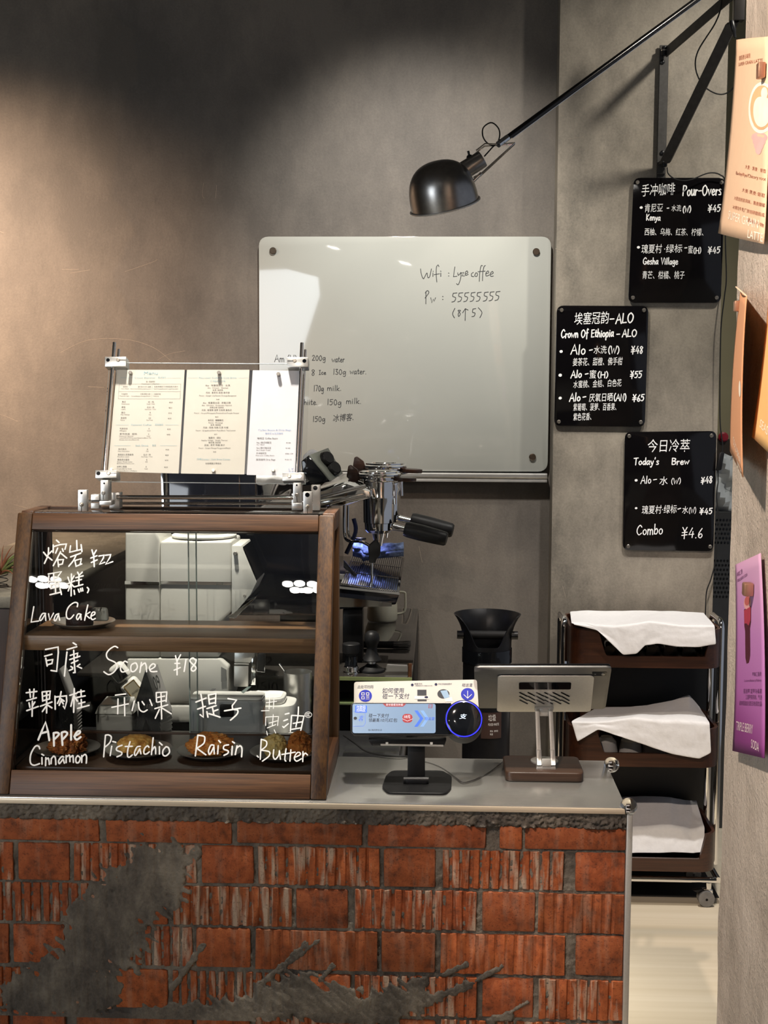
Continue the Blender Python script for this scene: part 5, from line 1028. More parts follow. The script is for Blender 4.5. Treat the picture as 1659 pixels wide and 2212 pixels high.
# ------------------------------------------------------------------ menu stand on the case
MPl = Plane(P(440, 1043, 2.885), (1, 0, 0), (0, .27, 1))
ms = thing('menu_stand', V((P(440, 1090, 2.89).x, 2.90, CT)), 'clear acrylic menu holder clamped in metal rods on top of the pastry case', 'menu stand')
mb = MB(); plate(mb, MPl, ((236, 783), (668, 786), (660, 1046), (216, 1040)), .004, -.005, -.0005); mb.build('acrylic_sheet', m_glass2, ms)
for a, b2 in (((217, 1040), (660, 1045)), ((240, 783), (667, 786))):
    A, B = MPl.hit(*a), MPl.hit(*b2); mb = MB(); mb.tube([MPl.pt(A, -.0027), MPl.pt(B, -.0027)], .0011, 6); mb.build('sheet_edge', M('polished acrylic edge', (.72, .76, .76), .2), ms)
m_card = M('cream menu card', '#c4bfb4', .75, 0, .02, 40)
m_teal = M('teal print', '#86a7b0', .7); m_grey = M('grey print', '#4d4a48', .7, 0, .1, 100); m_lilac = M('blue grey print', '#93a4c4', .7)
for q, nm in ((((252, 799), (399, 799), (386, 1023), (233, 1019)), 0), (((404, 799), (539, 799), (528, 1025), (391, 1023)), 1), (((546, 800), (646, 801), (637, 1028), (533, 1026)), 2)):
    mb = MB(); plate(mb, MPl, q, .001, 0, .0008); mb.build('menu_card', m_card if nm < 2 else M('white menu card', '#cccbcf', .7, 0, .02, 40), ms)
for q in (((399.3, 799.5), (403.7, 799.5), (390.7, 1022), (386.3, 1022)), ((539.3, 800), (545.7, 800), (532.7, 1024), (528.3, 1024))):
    mb = MB(); plate(mb, MPl, q, .0002, -.0002, .0002); mb.build('divider_strip', M('dark strip', (.012, .014, .02), .3), ms)
def ml(c, a): return 200+c/3.456, 730+a/3.456
def mt(mb, s, x0, x1, y, h):
    a = ml(x0, y); b2 = ml(x1, y); txt(mb, MPl, s, a[0], a[1], b2[0], b2[1], h/3.456, .0012)
t1, t2, t3 = MB(), MB(), MB()
mt(t1, 'Menu', 385, 487, 275, 25)
for s, x0, x1, y in (('Classic Espresso', 315, 468, 303), ('意式咖啡', 490, 550, 303), ('Flavored Coffee', 290, 440, 655), ('风味咖啡', 466, 528, 655), ('Soft Drink', 322, 418, 810), ('软饮', 446, 475, 810)): mt(t1, s, x0, x1, y, 13)
for s, x0, x1, y in (('Pour-over Coffee & Cold Brew', 795, 1075, 304), ('手冲咖啡 & 冷萃', 878, 992, 331), ('冷萃Combo | Cold Brew Combo', 778, 1028, 913)): mt(t1, s, x0, x1, y, 13)
for s, x0, x1, y in (('Coffee Beans & Drip Bags', 1236, 1482, 694), ('咖啡豆 & 挂耳咖啡', 1290, 1422, 721)): mt(t3, s, x0, x1, y, 13)
mt(t3, 'L Y', 1465, 1500, 988, 17); mt(t3, 'Z E', 1462, 1500, 1010, 17)
for s, x0, x1, y, h in (('选一款咖啡豆', 400, 467, 332, 10), ('Choose your coffee bean', 365, 500, 346, 7), ('深烘焙', 228, 262, 370, 10), ('Dark Roast', 215, 274, 383, 7), ('黑巧克力 可可 焦糖', 340, 435, 370, 9), ('Dark Chocolate/Cocoa/Caramel', 285, 434, 384, 7), ('坚果/焦糖饼干/烘烤坚果/巧克力', 460, 638, 369, 9), ('Nut/Cookie/Roasted nuts/Chocolate', 458, 640, 384, 7),
  ('中浅烘焙', 217, 262, 424, 10), ('Medium-light', 204, 274, 437, 7), ('柑橘 甜橙 花香', 358, 432, 424, 9), ('Citrus/Sweet Orange/Floral', 288, 432, 438, 7), ('水蜜桃乌龙', 456, 510, 424, 9), ('Oolong', 454, 495, 438, 7)): mt(t2, s, x0, x1, y, h)
items = [('美式', 'Americano', '冰 / 热', 'Iced / Hot', '\u00a528', 484), ('拿铁', 'Latte', '去冰 / 热', 'Ice-Free / Hot', '\u00a532', 524), ('澳白', 'Flat White', '热', 'Hot', '\u00a532', 564), ('脏咖啡', 'Dirty', '去冰', 'Ice-Free', '\u00a535', 604), ('阿芙佳朵', 'Affogato', '冰', 'Iced', '\u00a538', 684), ('季节特调 · 密桃', 'Seasonal Special', '冰', 'Iced', '\u00a540', 724), ('热巧克力', 'Hot Chocolate', '热', 'Hot', '\u00a538', 837), ('路易波士茶香拿铁', 'Rooibos Latte', '去冰 / 热', 'Ice-Free / Hot', '\u00a528', 878), ('醇香麦谷拿铁', 'Super Grain Latte', '热', 'Hot', '\u00a538', 916), ('树莓三重奏', 'Triple Berry Soda', '冰', 'Iced', '\u00a528', 968)]
for zh, en, m1, m2, pr_, y in items:
    sh_ = (y-484)*.075; x = 220-sh_
    mt(t2, zh, x, x+len(zh)*14.5, y, 12); mt(t2, en, x-3, x-3+len(en)*6.6, y+13, 8); mt(t2, m1, 437-sh_-len(m1)*4.6, 437-sh_+len(m1)*4.6, y, 11); mt(t2, m2, 436-sh_-len(m2)*3, 436-sh_+len(m2)*3, y+13, 8); mt(t2, pr_, 572-sh_, 598-sh_, y+2, 9)
mt(t2, 'Loquat/Plum/White peach/Jasmine/Black Tea', 202, 438, 750, 7); mt(t2, 'Ethiopia Gold Shine/Blend only', 200, 348, 764, 7); mt(t2, 'Barley/Rye/Chicory root', 183, 312, 941, 7); mt(t2, 'Cranberry/Blueberry/Mulberry', 180, 332, 996, 7)
for y, (zh, en, a, b2, fl_, pr_) in zip((362, 492, 622, 753), (('Alo · 埃塞俄比亚 · 水洗', 'Alo · Ethiopia · Washed', '水洗 浅烘焙', '风味 : 姜茶花 甜橙 佛手柑', 'Flavor : Ginger Lily/Sweet Orange/Bergamot', '¥48'), ('Alo · 埃塞俄比亚 · 厌氧日晒', 'Alo · Ethiopia · Anaerobic Natural', '厌氧日晒 浅烘焙', '风味 : 紫葡萄 菠萝 百香果 紫色花', 'Flavor : Grape/Pineapple/Passionfruit/Purple Flower', '¥65'), ('肯尼亚 · 麒麟雅拉', 'Kenya · Mimiyaga', '水洗 浅烘焙', '风味 : 西柚 乌梅 红茶 柠檬', 'Flavor : Grapefruit/Dark Plum/Black Tea/Lemon', '¥45'), ('瑰夏村 · 绿标', 'Gesha Village · Single Terroir', '蜜处理 浅烘焙', '风味 : 青芒 柑橘 桃子', 'Flavor : Green Mango/Tangerine/Peach', '¥45'))):
    c_ = 935-(y-362)*.06
    for s, dy, k, h in ((zh, 0, 11.5, 13), (en, 16, 6.6, 9), (a, 34, 13, 11), (b2, 54, 11.8, 12), (fl_, 74, 6.6, 9), (pr_, 102, 8, 9)): mt(t2, s, c_-len(s)*k/2, c_+len(s)*k/2, y+dy, h)
mt(t2, '也有两款冷萃组合', 842, 962, 944, 12)
for s, x0, x1, y, h in (('咖啡豆 Coffee Beans', 1230, 1383, 757, 13), ('No.1意式拼配豆', 1226, 1335, 788, 12), ('No.1 Blend', 1226, 1282, 801, 8), ('¥108', 1445, 1478, 788, 9), ('No.2意式单品豆', 1224, 1333, 828, 12), ('No.2 Single Origin', 1223, 1328, 842, 8), ('¥148', 1441, 1475, 828, 9), ('手冲咖啡豆', 1222, 1298, 868, 12), ('Pour-over Coffee Beans', 1219, 1357, 882, 8), ('¥98-128', 1438, 1497, 869, 9), ('挂耳咖啡 Drip Bags', 1220, 1365, 915, 12), ('¥10-15', 1436, 1485, 913, 9)): mt(t2, s, x0, x1, y, h)
for x0, x1, y in ((210, 300, 298), (560, 660, 298), (175, 270, 650), (545, 642, 650), (163, 285, 804), (505, 630, 804), (710, 785, 298), (1093, 1160, 298)):
    a, b2 = ml(x0, y), ml(x1, y); ribbon(t1, [MPl.pt(MPl.hit(*a), .0012), MPl.pt(MPl.hit(*b2), .0012)], MPl.n, .0005)
bx_ = [ml(*q) for q in ((200, 345), (660, 345), (654, 455), (193, 455), (200, 345))]; ribbon(t2, [MPl.pt(MPl.hit(*q), .0012) for q in bx_], MPl.n, .0004)
for a, b2 in (((197, 400), (657, 400)), ((446, 356), (445, 388)), ((444, 412), (443, 445))): ribbon(t2, [MPl.pt(MPl.hit(*ml(*a)), .0012), MPl.pt(MPl.hit(*ml(*b2)), .0012)], MPl.n, .0004)
for t, m_, nm in ((t1, m_teal, 'heading_print'), (t2, m_grey, 'menu_print'), (t3, m_lilac, 'heading_print')): t.keepn = True; t.build(nm, m_, ms)
for x, y in ((283, 807), (474, 807), (602, 810), (242, 1016), (462, 1018), (591, 1017)):
    mb = MB(); mb.lathe([(.0042, 0), (.0042, .0085), (.0035, .0095), (0, .0095)], MPl.pt(MPl.hit(x, y), .0009), MPl.n, 18, False); mb.build('magnet_stud', M('dull pin', (.30, .28, .26), .35, .8) if y < 900 else M('pale pin', (.62, .58, .52), .35, .3), ms)
for a, b2, nm in (((249, 742), (227, 1024), 0), ((653, 743), (641, 1030), 1)):
    A, B = MPl.hit(*a), MPl.hit(*b2)
    mb = MB(); mb.tube([MPl.pt(A, .008), MPl.pt(B, .008)], .0040, 14); mb.build('upright_rod', m_chrome, ms)
    mb = MB(); mb.tube([MPl.pt(A+V((.006, -.010)), -.012), MPl.pt(B+V((.004, 0)), -.012)], .0030, 12); mb.build('upright_rod', m_chrome, ms)
def block(pl, x0, y0, x1, y1, d0, d1, holes=(), screws=(), slots=()):
    mb = MB(); c_ = [pl.hit(x0, y0), pl.hit(x1, y0), pl.hit(x1, y1), pl.hit(x0, y1)]
    mb.prism([pl.pt(q, d0) for q in c_], pl.n*(d1-d0), .001, 2); mb.build('rod_clamp', m_alu, ms)
    for x, y, r in holes: mb = MB(); mb.lathe([(r, 0), (r*.96, .0006), (r*.6, .0006), (r*.6, .0002), (0, .0002)], pl.pt(pl.hit(x, y), d1+.0001), pl.n, 18, False); mb.build('clamp_hole', m_gloss, ms)
    for x, y, r in screws: mb = MB(); mb.lathe([(r, 0), (r, .0022), (r*.8, .0028), (0, .0028)], pl.pt(pl.hit(x, y), d1+.0001), pl.n, 18, False); mb.build('clamp_screw', m_screw, ms)
    for xa, ya, xb, yb in slots: mb = MB(); ribbon(mb, [pl.pt(pl.hit(xa, ya), d1+.0004), pl.pt(pl.hit(xb, yb), d1+.0004)], pl.n, .0011); mb.keepn = True; mb.build('clamp_slot', m_gloss, ms)
block(MPl, 230, 775, 276, 796, -.016, .016, ((237, 782, .0042),), ((259, 782, .0042),), ((263, 782, 275, 782),))
block(MPl, 622, 776, 667, 797, -.016, .016, ((659, 784, .0045),), ((638, 784, .0042),), ((623, 784, 634, 784),))
block(MPl, 210, 1019, 256, 1036, -.018, .018, ((217, 1026, .0045),), ((239, 1026, .0042),), ((243, 1026, 255, 1026),))
block(MPl, 612, 1024, 658, 1042, -.018, .018, ((649, 1032, .0045),), ((627, 1032, .0042),), ((613, 1032, 623, 1032),))
VP_ = vplane(2.862)
block(VP_, 217, 1037, 234, 1081, -.030, 0, ((225, 1044, .002),), ((223, 1065, .004),), ((223, 1069, 223, 1079),))
block(VP_, 633, 1043, 650, 1085, -.030, 0, ((641, 1048, .002),), ((641, 1069, .004),), ((641, 1073, 642, 1084),))
block(VP_, 214, 1082, 240, 1092, -.034, -.002)
block(VP_, 632, 1086, 652, 1097, -.034, -.002)
V2 = vplane(2.848); zc_ = lambda x: proj((P(x, 1100, 2.848).x, 2.848, CT+.0006))[1]
block(V2, 168, 1058, 188, zc_(178), -.013, 0, ((176, 1065, .0026),), ((176, 1090, .0046),), ((176, 1095, 176, 1105),))
block(V2, 655, 1062, 674, zc_(665), -.013, 0, ((664, 1069, .0052),), ((664, 1094, .0046),), ((664, 1099, 664, 1109),))
V3 = vplane(2.925); zc3 = lambda x: proj((P(x, 1090, 2.925).x, 2.925, CT+.0006))[1]
block(V3, 672, 1048, 691, zc3(681), -.02, 0, ((681, 1054, .0052),))
block(V3, 236, 1064, 258, zc3(247), -.03, 0); block(V3, 196, 1068, 214, zc3(205), -.02, 0); block(V3, 630, 1066, 652, zc3(640), -.03, 0)
for (x0, x1, Y, y, r) in ((252, 640, 2.915, 1074, .0050), (250, 642, 2.945, 1087, .0032), (182, 222, 2.870, 1083, .0038), (648, 676, 2.880, 1084, .0038)):
    mb = MB(); mb.tube([P(x0, y, Y), P(x1, y+1, Y)], r, 14); mb.build('cross_rod', m_chrome, ms)
# ------------------------------------------------------------------ payment terminal
TP = Plane(P(890, 1590, 2.735), (1, 0, 0), (0, .47, 1))
pt2 = PZ(900, 1695, CTZ)
pay = thing('payment_terminal', V((pt2.x, pt2.y, CTZ)), 'tilted payment terminal on a black stand with a lit screen and glowing blue ring', 'payment terminal')
ZP = Plane((0, 0, CTZ+.0004), (1, 0, 0), (0, 1, 0))
q = [ZP.hit(*a) for a in ((847, 1668), (955, 1668), (976, 1680), (975, 1706), (963, 1718), (838, 1716), (825, 1704), (834, 1678))]; q = rpoly(q, .012, 3)
MB().prism([ZP.pt(a) for a in q], (0, 0, .0045), .0008, 1).build('base_plate', m_blackm, pay)
bzt = CTZ+.005; hy = PZ(898, 1690, bzt).y
MB().hull8([P(880, 1690, hy), P(918, 1690, hy), P(918, 1690, hy)+V((0, .010, 0)), P(880, 1690, hy)+V((0, .010, 0)), P(881, 1607, 2.765), P(918, 1607, 2.765), P(918, 1607, 2.775), P(881, 1607, 2.775)], .001).build('post', m_blackm, pay)
MB().cyl(P(872, 1685, hy-.004), P(926, 1685, hy-.004), .0085, None, 16).build('hinge', m_black, pay)
MB().box((P(877, 1700, hy).x, hy-.014, bzt+.0003), (P(922, 1700, hy).x, hy-.004, bzt+.010), .001).build('hinge_bracket', m_black, pay)
o_ = [TP.hit(*a) for a in ((757, 1517), (975, 1517), (975, 1589), (757, 1588))]
MB().prism([TP.pt(a, -.014) for a in rpoly(o_, [.012, .004, .004, .012])], TP.n*.0135, .002, 2).build('housing', M('bronze grey housing', (.10, .095, .09), .35, .7), pay)
MB().prism([TP.pt(a, -.0003) for a in rpoly([a+(V((.0018, -.0018)) if 0 else V((0, 0)))*1 for a in [TP.hit(*b_) for b_ in ((759, 1519), (974, 1519), (974, 1586), (759, 1586))]], [.010, .002, .002, .010])], TP.n*.0012).build('bezel', m_gloss, pay)
m_scrn = M('lit screen', '#6f89a8', .25, 0, .02, 8, emit=.22, emitc='#7590b0')
mb = MB(); plate(mb, TP, ((761.5, 1520.5), (941, 1520.5), (941, 1584), (761.5, 1584)), .005, .0010, .0014); mb.build('screen', m_scrn, pay, 'pale blue lit screen')
def tq(x, y): return 740+x/5.352, 1450+y/5.352
def tpt(mb, pl, s, x0, y, x1, h, lift, sl=.12): a, b2 = tq(x0, y), tq(x1, y); txt(mb, pl, s, a[0], a[1], b2[0], b2[1], h/5.352, lift, sl)
def tshape(mb, pl, pts, lift): mb.face([mb.v(pl.pt(pl.hit(*tq(*q)), lift)) for q in pts])
def flat(name, m_, fn, lift_parent=None): t = MB(); t.keepn = True; fn(t); return t.build(name, m_, pay)
m_sb = M('screen blue', '#2f5fd0', .3, emit=.45, emitc='#2f5fd0'); m_sr = M('screen red', '#8f1f28', .3, emit=.30, emitc='#a02630'); m_sk = M('screen ink', '#14171f', .4); m_sw = M('screen white', '#d5dbe6', .3, emit=.5, emitc='#d5dbe6'); m_s2 = M('screen pale blue', '#6c93c8', .3, emit=.42, emitc='#6c93c8')
L1, L2 = .0017, .0021
def f1(t):
    tshape(t, TP, ((146, 396), (282, 396), (282, 480), (146, 480)), L1); tshape(t, TP, ((830, 455), (868, 455), (934, 548), (868, 642), (830, 642), (896, 548)), L1); tpt(t, TP, '碰这里', 948, 566, 1062, 32, L1)
    q = [TP.pt(TP.hit(*tq(*a)), L1) for a in ((130, 465), (262, 480), (264, 600), (240, 638), (120, 638))]; ribbon(t, q, TP.n, .0006); tpt(t, TP, '支', 184, 560, 238, 44, L1, .3); tpt(t, TP, '付', 184, 580, 234, 22, L1)
flat('screen_graphics', m_sb, f1)
flat('screen_graphics', m_s2, lambda t: tshape(t, TP, ((898, 455), (936, 455), (1000, 548), (936, 642), (898, 642), (964, 548)), .0015))
def f2(t): tshape(t, TP, ((464, 376), (736, 376), (700, 410), (500, 410)), L1); tshape(t, TP, [(690+60+60*math.cos(a)*(.95+.12*abs(math.sin(2*a))), 545+52*math.sin(a)*(.95+.12*abs(math.sin(2*a)))) for a in [k*math.pi/14 for k in range(28)]], L1); tpt(t, TP, '日', 992, 428, 1036, 44, L1)
flat('screen_graphics', m_sr, f2)
def f3(t): tpt(t, TP, '付款码', 160, 434, 264, 32, L2); tpt(t, TP, '扫码区', 160, 470, 264, 32, L2); tpt(t, TP, '支付宝官方补贴', 500, 400, 698, 22, L2); tpt(t, TP, '10元', 712, 545, 782, 34, L2); ribbon(t, [TP.pt(TP.hit(*tq(*a)), L2) for a in ((692, 552), (750, 578), (812, 552))], TP.n, .0006)
flat('screen_graphics', m_sw, f3)
def f4(t): tpt(t, TP, '碰一下支付', 300, 535, 532, 40, L1); tpt(t, TP, '领最高', 300, 587, 424, 38, L1); tpt(t, TP, '10元红包', 440, 587, 632, 38, L1); tpt(t, TP, '每人每天参与1次', 296, 690, 454, 18, L1); t.face([t.v(TP.pt(TP.hit(*tq(148+20*math.cos(a), 545+18*math.sin(a))), L1)) for a in [k*math.pi/8 for k in range(16)]])
flat('screen_graphics', m_sk, f4)
pcn = TP.hit(1002, 1554); pr = (TP.hit(1044, 1554)-pcn).x*1.0
MB().lathe([(pr, -.060), (pr*1.0, -.004), (pr*.985, 0), (0, 0)][::1], TP.pt(pcn, 0), TP.n, 56, False).build('reader_drum', M('charcoal drum', (.035, .034, .033), .4, .3), pay)
MB().lathe([(pr*.99, .0003), (pr*.985, .004), (pr*.94, .006), (pr*.94, .0005)], TP.pt(pcn, 0), TP.n, 56, False).build('drum_bezel', m_gloss, pay)
MB().lathe([(pr*.935, .0005), (pr*.935, .0058), (pr*.885, .0066), (pr*.885, .0005)], TP.pt(pcn, 0), TP.n, 56, False).build('light_ring', M('glowing blue ring', '#2a2ad8', .3, 0, .02, 10, emit=1.5, emitc='#2f30ff'), pay, 'glowing blue ring')
MB().lathe([(pr*.88, .0005), (pr*.88, .0070), (pr*.80, .0085), (pr*.4, .0098), (0, .0102)], TP.pt(pcn, 0), TP.n, 56, False).build('tap_pad', m_gloss, pay)
def f5(t): tpt(t, TP, '支', 1348, 560, 1424, 50, .0112, .3)
flat('pad_emblem', M('lit emblem', '#cfe6ff', .4, emit=1.2, emitc='#cfe6ff'), f5)
MB().prism([P(x, y, 2.752) for x, y in ((795, 1597), (965, 1597), (960, 1612), (803, 1612))], (0, .02, 0), .003).build('cradle', m_black, pay)
MB().box(tuple(P(822, 1611, 2.749)), tuple(P(958, 1608.5, 2.7515)), .0004, 1).build('cradle_strip', m_steel2, pay)
for x in (836, 932): MB().box(tuple(P(x-3, 1609, 2.7485)), tuple(P(x+3, 1603, 2.7515)), .0005, 1).build('cradle_tab', m_white, pay)
MB().prism([P(x, y, 2.775) for x, y in ((880, 1600), (919, 1600), (919, 1613), (880, 1613))], (0, .012, 0), .002).build('post_head', m_black, pay)
CPl = Plane(P(890, 1530, 2.779), (1, 0, 0), (0, .34, 1))
mb = MB(); plate(mb, CPl, ((765, 1473), (1030, 1468), (1036, 1560), (764, 1560)), [.006, .006, .001, .001], -.0008, 0); mb.build('instruction_card', M('white gloss card', '#d9d5cd', .45, 0, .02, 20), pay, 'white instruction card')
m_cb = M('card blue', '#2a35b4', .5); m_cn = M('card navy', '#23264a', .5)
def disc(t, pl, x, y, rx, ry, lift, n=28): t.face([t.v(pl.pt(pl.hit(*tq(x+rx*math.cos(k*2*math.pi/n), y+ry*math.sin(k*2*math.pi/n))), lift)) for k in range(n)])
flat('card_print', m_cb, lambda t: disc(t, CPl, 264, 284, 76, 70, .0004))
flat('card_print', m_cb, lambda t: disc(t, CPl, 1446, 266, 78, 72, .0004))
def f6(t):
    for x, y in ((236, 262), (290, 262), (236, 308)):
        q = [CPl.pt(CPl.hit(*tq(x+a, y+b_)), .0008) for a, b_ in ((-15, -13), (15, -13), (15, 13), (-15, 13), (-15, -13))]; ribbon(t, q, CPl.n, .0013)
    for y, a, b2 in ((290, 274, 308), (306, 274, 308)): ribbon(t, [CPl.pt(CPl.hit(*tq(a, y)), .0008), CPl.pt(CPl.hit(*tq(b2, y)), .0008)], CPl.n, .0010)
    for x in (270, 286, 302): ribbon(t, [CPl.pt(CPl.hit(*tq(x, 322)), .0008), CPl.pt(CPl.hit(*tq(x+8, 322)), .0008)], CPl.n, .0009)
    ribbon(t, [CPl.pt(CPl.hit(*tq(*a)), .0008) for a in ((1446, 228), (1446, 308))], CPl.n, .0013); ribbon(t, [CPl.pt(CPl.hit(*tq(*a)), .0008) for a in ((1402, 270), (1446, 312), (1492, 268))], CPl.n, .0013)
flat('card_print', m_paper, f6)
def f7(t): tpt(t, CPl, '此处可扫码', 172, 198, 354, 34, .0004); tpt(t, CPl, '如何使用', 458, 250, 704, 52, .0004); tpt(t, CPl, '碰一下支付', 460, 316, 768, 54, .0004); tpt(t, CPl, '碰这里', 1380, 178, 1500, 34, .0004); disc(t, CPl, 806, 158, 16, 16, .0004, 16); disc(t, CPl, 1080, 152, 16, 16, .0004, 16); tpt(t, CPl, '唤醒手机', 830, 156, 920, 18, .0004); tpt(t, CPl, '(请确保NFC功能已打开)', 838, 174, 1038, 12, .0004); tpt(t, CPl, '手机背面碰圆环', 1104, 158, 1262, 18, .0004)
flat('card_print', m_cn, f7)
def f8(t): tshape(t, CPl, ((864, 214), (970, 214), (970, 282), (864, 282)), .0004)
def f8b(t): tshape(t, CPl, ((866, 326), (972, 326), (972, 346), (866, 346)), .0004)
for ff_ in (f8, f8b, lambda t: disc(t, CPl, 1166, 262, 70, 54, .0003)): flat('card_print', M('card grey', '#3f4147', .5), ff_)
def f9(t): tshape(t, CPl, ((832, 286), (1002, 286), (1002, 322), (832, 322)), .0005); tshape(t, CPl, ((1176, 320), (1262, 296), (1276, 348), (1190, 352)), .0006); tpt(t, CPl, 'NFC', 852, 310, 894, 16, .0008, 0)
flat('card_print', M('card cream', '#ece8e0', .5), f9)
flat('card_print', M('card pale blue', '#9db9d4', .5), lambda t: tshape(t, CPl, ((1130, 226), (1206, 218), (1240, 300), (1178, 318)), .0005))
flat('card_print', m_cn, lambda t: disc(t, CPl, 968, 300, 22, 13, .0008, 16))
cb = thing('terminal_cable', PZ(780, 1630, CTZ), 'black cable looping from the bench over the counter edge to the terminal', 'cable')
MB().tube(catmull([P(742, 1588, 2.99), P(765, 1604, 2.985), P(790, 1622, 2.975), P(825, 1631, 2.96), P(862, 1634, 2.952), PZ(885, 1634, CTZ+.003)], 6), .0024, 8).build('cable', m_rubber, cb)
MB().tube(catmull([PZ(895, 1640, CTZ+.002), PZ(930, 1648, CTZ+.002), PZ(958, 1660, CTZ+.002), PZ(985, 1680, CTZ+.002), PZ(1005, 1690, CTZ+.002), PZ(1050, 1672, CTZ+.002), PZ(1093, 1640, CTZ+.002)], 6), .0012, 8).build('thin_lead', M('grey lead', (.09, .09, .085), .4), cb)
# ------------------------------------------------------------------ tablet on a stand
TB = Plane(P(1172, 1538, 2.925), (1, 0, 0), (0, -.75, .66))
bq = PZ(1176, 1665, CTZ)
tb = thing('tablet_stand', V((bq.x, bq.y, CTZ)), 'silver two-arm tablet stand on a rounded walnut base at the right of the counter', 'tablet stand')
bh = .021; bf = PZ(1176, 1689, CTZ+.001).y; bl, br_ = P(1092, 1680, bf).x, P(1262, 1680, bf).x; bbk = PZ(1176, 1633, CTZ+bh).y
q = rpoly([(bl, bf), (br_, bf), (br_, bbk), (bl, bbk)], .016, 5)
MB().prism([V((a.x, a.y, CTZ+.0006)) for a in q], (0, 0, bh), .003, 3).build('walnut_base', wood('base walnut', '#21150e', '#473225', 'X', .4), tb)
zt2 = CTZ+bh+.0008; dk = PZ(1176, 1645, zt2)
MB().lathe([(0, 0), (.031, 0), (.031, .003), (.029, .004), (0, .004)], dk, (0, 0, 1), 40, False).build('swivel_disc', m_steel2, tb)
fx2 = PZ(1179, 1662, zt2); MB().hull8([P(1158, 1663, fx2.y), P(1201, 1663, fx2.y), dk+V((.019, .01, .0042)), dk+V((-.019, .01, .0042)), P(1160, 1656, fx2.y), P(1200, 1656, fx2.y), dk+V((.019, .01, .008)), dk+V((-.019, .01, .008))], .001).build('foot_bracket', m_steel2, tb)
hm = TB.hit(1175, 1532)
for x0, x1, xt0, xt1 in ((1160, 1170, 1156, 1165), (1190, 1200, 1185, 1194)):
    pa, pb2 = P(x0, 1652, fx2.y), P(x1, 1652, fx2.y); ta_, tb3 = P(xt0, 1530, 2.903), P(xt1, 1530, 2.903); d_ = V((0, .008, 0))
    MB().hull8([pa, pb2, pb2+d_, pa+d_, ta_, tb3, tb3+d_, ta_+d_], .0008, 1).build('arm', m_steel2, tb)
    MB().hull8([pa-V((.0005, .002, .001)), pb2+V((.0005, -.002, -.001)), pb2+d_+V((.0005, .002, -.001)), pa+d_+V((-.0005, .002, -.001)), pa.lerp(ta_, .26)-V((.0005, .002, 0)), pb2.lerp(tb3, .26)+V((.0005, -.002, 0)), pb2.lerp(tb3, .26)+d_+V((.0005, .002, 0)), pa.lerp(ta_, .26)+d_+V((-.0005, .002, 0))], .001, 1).build('arm_knuckle', m_steel2, tb)
MB().box(tuple(P(1171, 1656, fx2.y-.002)), tuple(P(1190, 1638, fx2.y+.006)), .001).build('knuckle_bridge', m_steel2, tb)
MB().cyl(P(1155, 1530, 2.908), P(1196, 1530, 2.908), .0050, None, 16).build('upper_hinge', m_steel2, tb)
MB().box(tuple(P(1165, 1547, 2.902)), tuple(P(1184, 1529, 2.911)), .001).build('hinge_tongue', m_steel2, tb)
uv = [TB.hit(*a) for a in ((1075, 1461), (1284, 1461), (1276, 1538), (1073, 1538))]
outl = rpoly(uv, .010)
mb = MB(); mb.prism([TB.pt(a, -.0035) for a in outl], TB.n*.0035, .0008, 1); mb.build('back_plate', m_steel2, tb, 'silver back plate')
mb = MB(); plate(mb, TB, ((1121, 1474), (1234, 1474), (1233, 1489), (1121, 1489)), .005, .0002, .0006); mb.build('plate_slot', m_gloss, tb)
for r_, (ya, yb) in enumerate(((1496, 1504), (1504, 1513), (1512, 1520))):
    for i in range(6):
        x0 = 1123+i*18; mb = MB(); pts = [TB.pt(TB.hit(x0, ya), .0004), TB.pt(TB.hit(x0+16, yb), .0004)]
        if x0+16 > 1232: pts = [TB.pt(TB.hit(1214, ya), .0004), TB.pt(TB.hit(1230, yb), .0004)]
        ribbon(mb, pts, TB.n, .0040); mb.keepn = True; mb.build('vent_slit', m_gloss, tb)
tab = thing('tablet', TB.pt(TB.hit(1172, 1490), -.008), 'dark grey tablet seen from behind resting on the silver stand plate', 'tablet')
uv = [TB.hit(*a) for a in ((1024, 1446), (1322, 1446), (1308, 1536), (1027, 1534))]; q = rpoly(uv, .012)
mb = MB(); mb.prism([TB.pt(a, -.011) for a in q], TB.n*.0068, .0015, 2); mb.build('body', M('space grey metal', (.13, .128, .125), .38, .7), tab)
mb = MB(); plate(mb, TB, ((1026, 1444.5), (1320, 1444.5), (1307, 1535), (1028, 1533)), .010, -.0125, -.0112); mb.build('screen_glass', m_gloss, tab)
mb = MB(); plate(mb, TB, ((1279, 1455), (1312, 1455), (1310, 1463), (1281, 1463)), .003, -.0040, -.0032); mb.build('camera_island', m_gloss, tab)
for x, rr_ in ((1286, .0018), (1303, .0042)): mb = MB(); mb.lathe([(rr_, 0), (rr_, .0008), (0, .0009)], TB.pt(TB.hit(x, 1459), -.0031), TB.n, 18, False); mb.build('camera_lens', M('lens', (.32, .31, .29), .15, .5), tab)
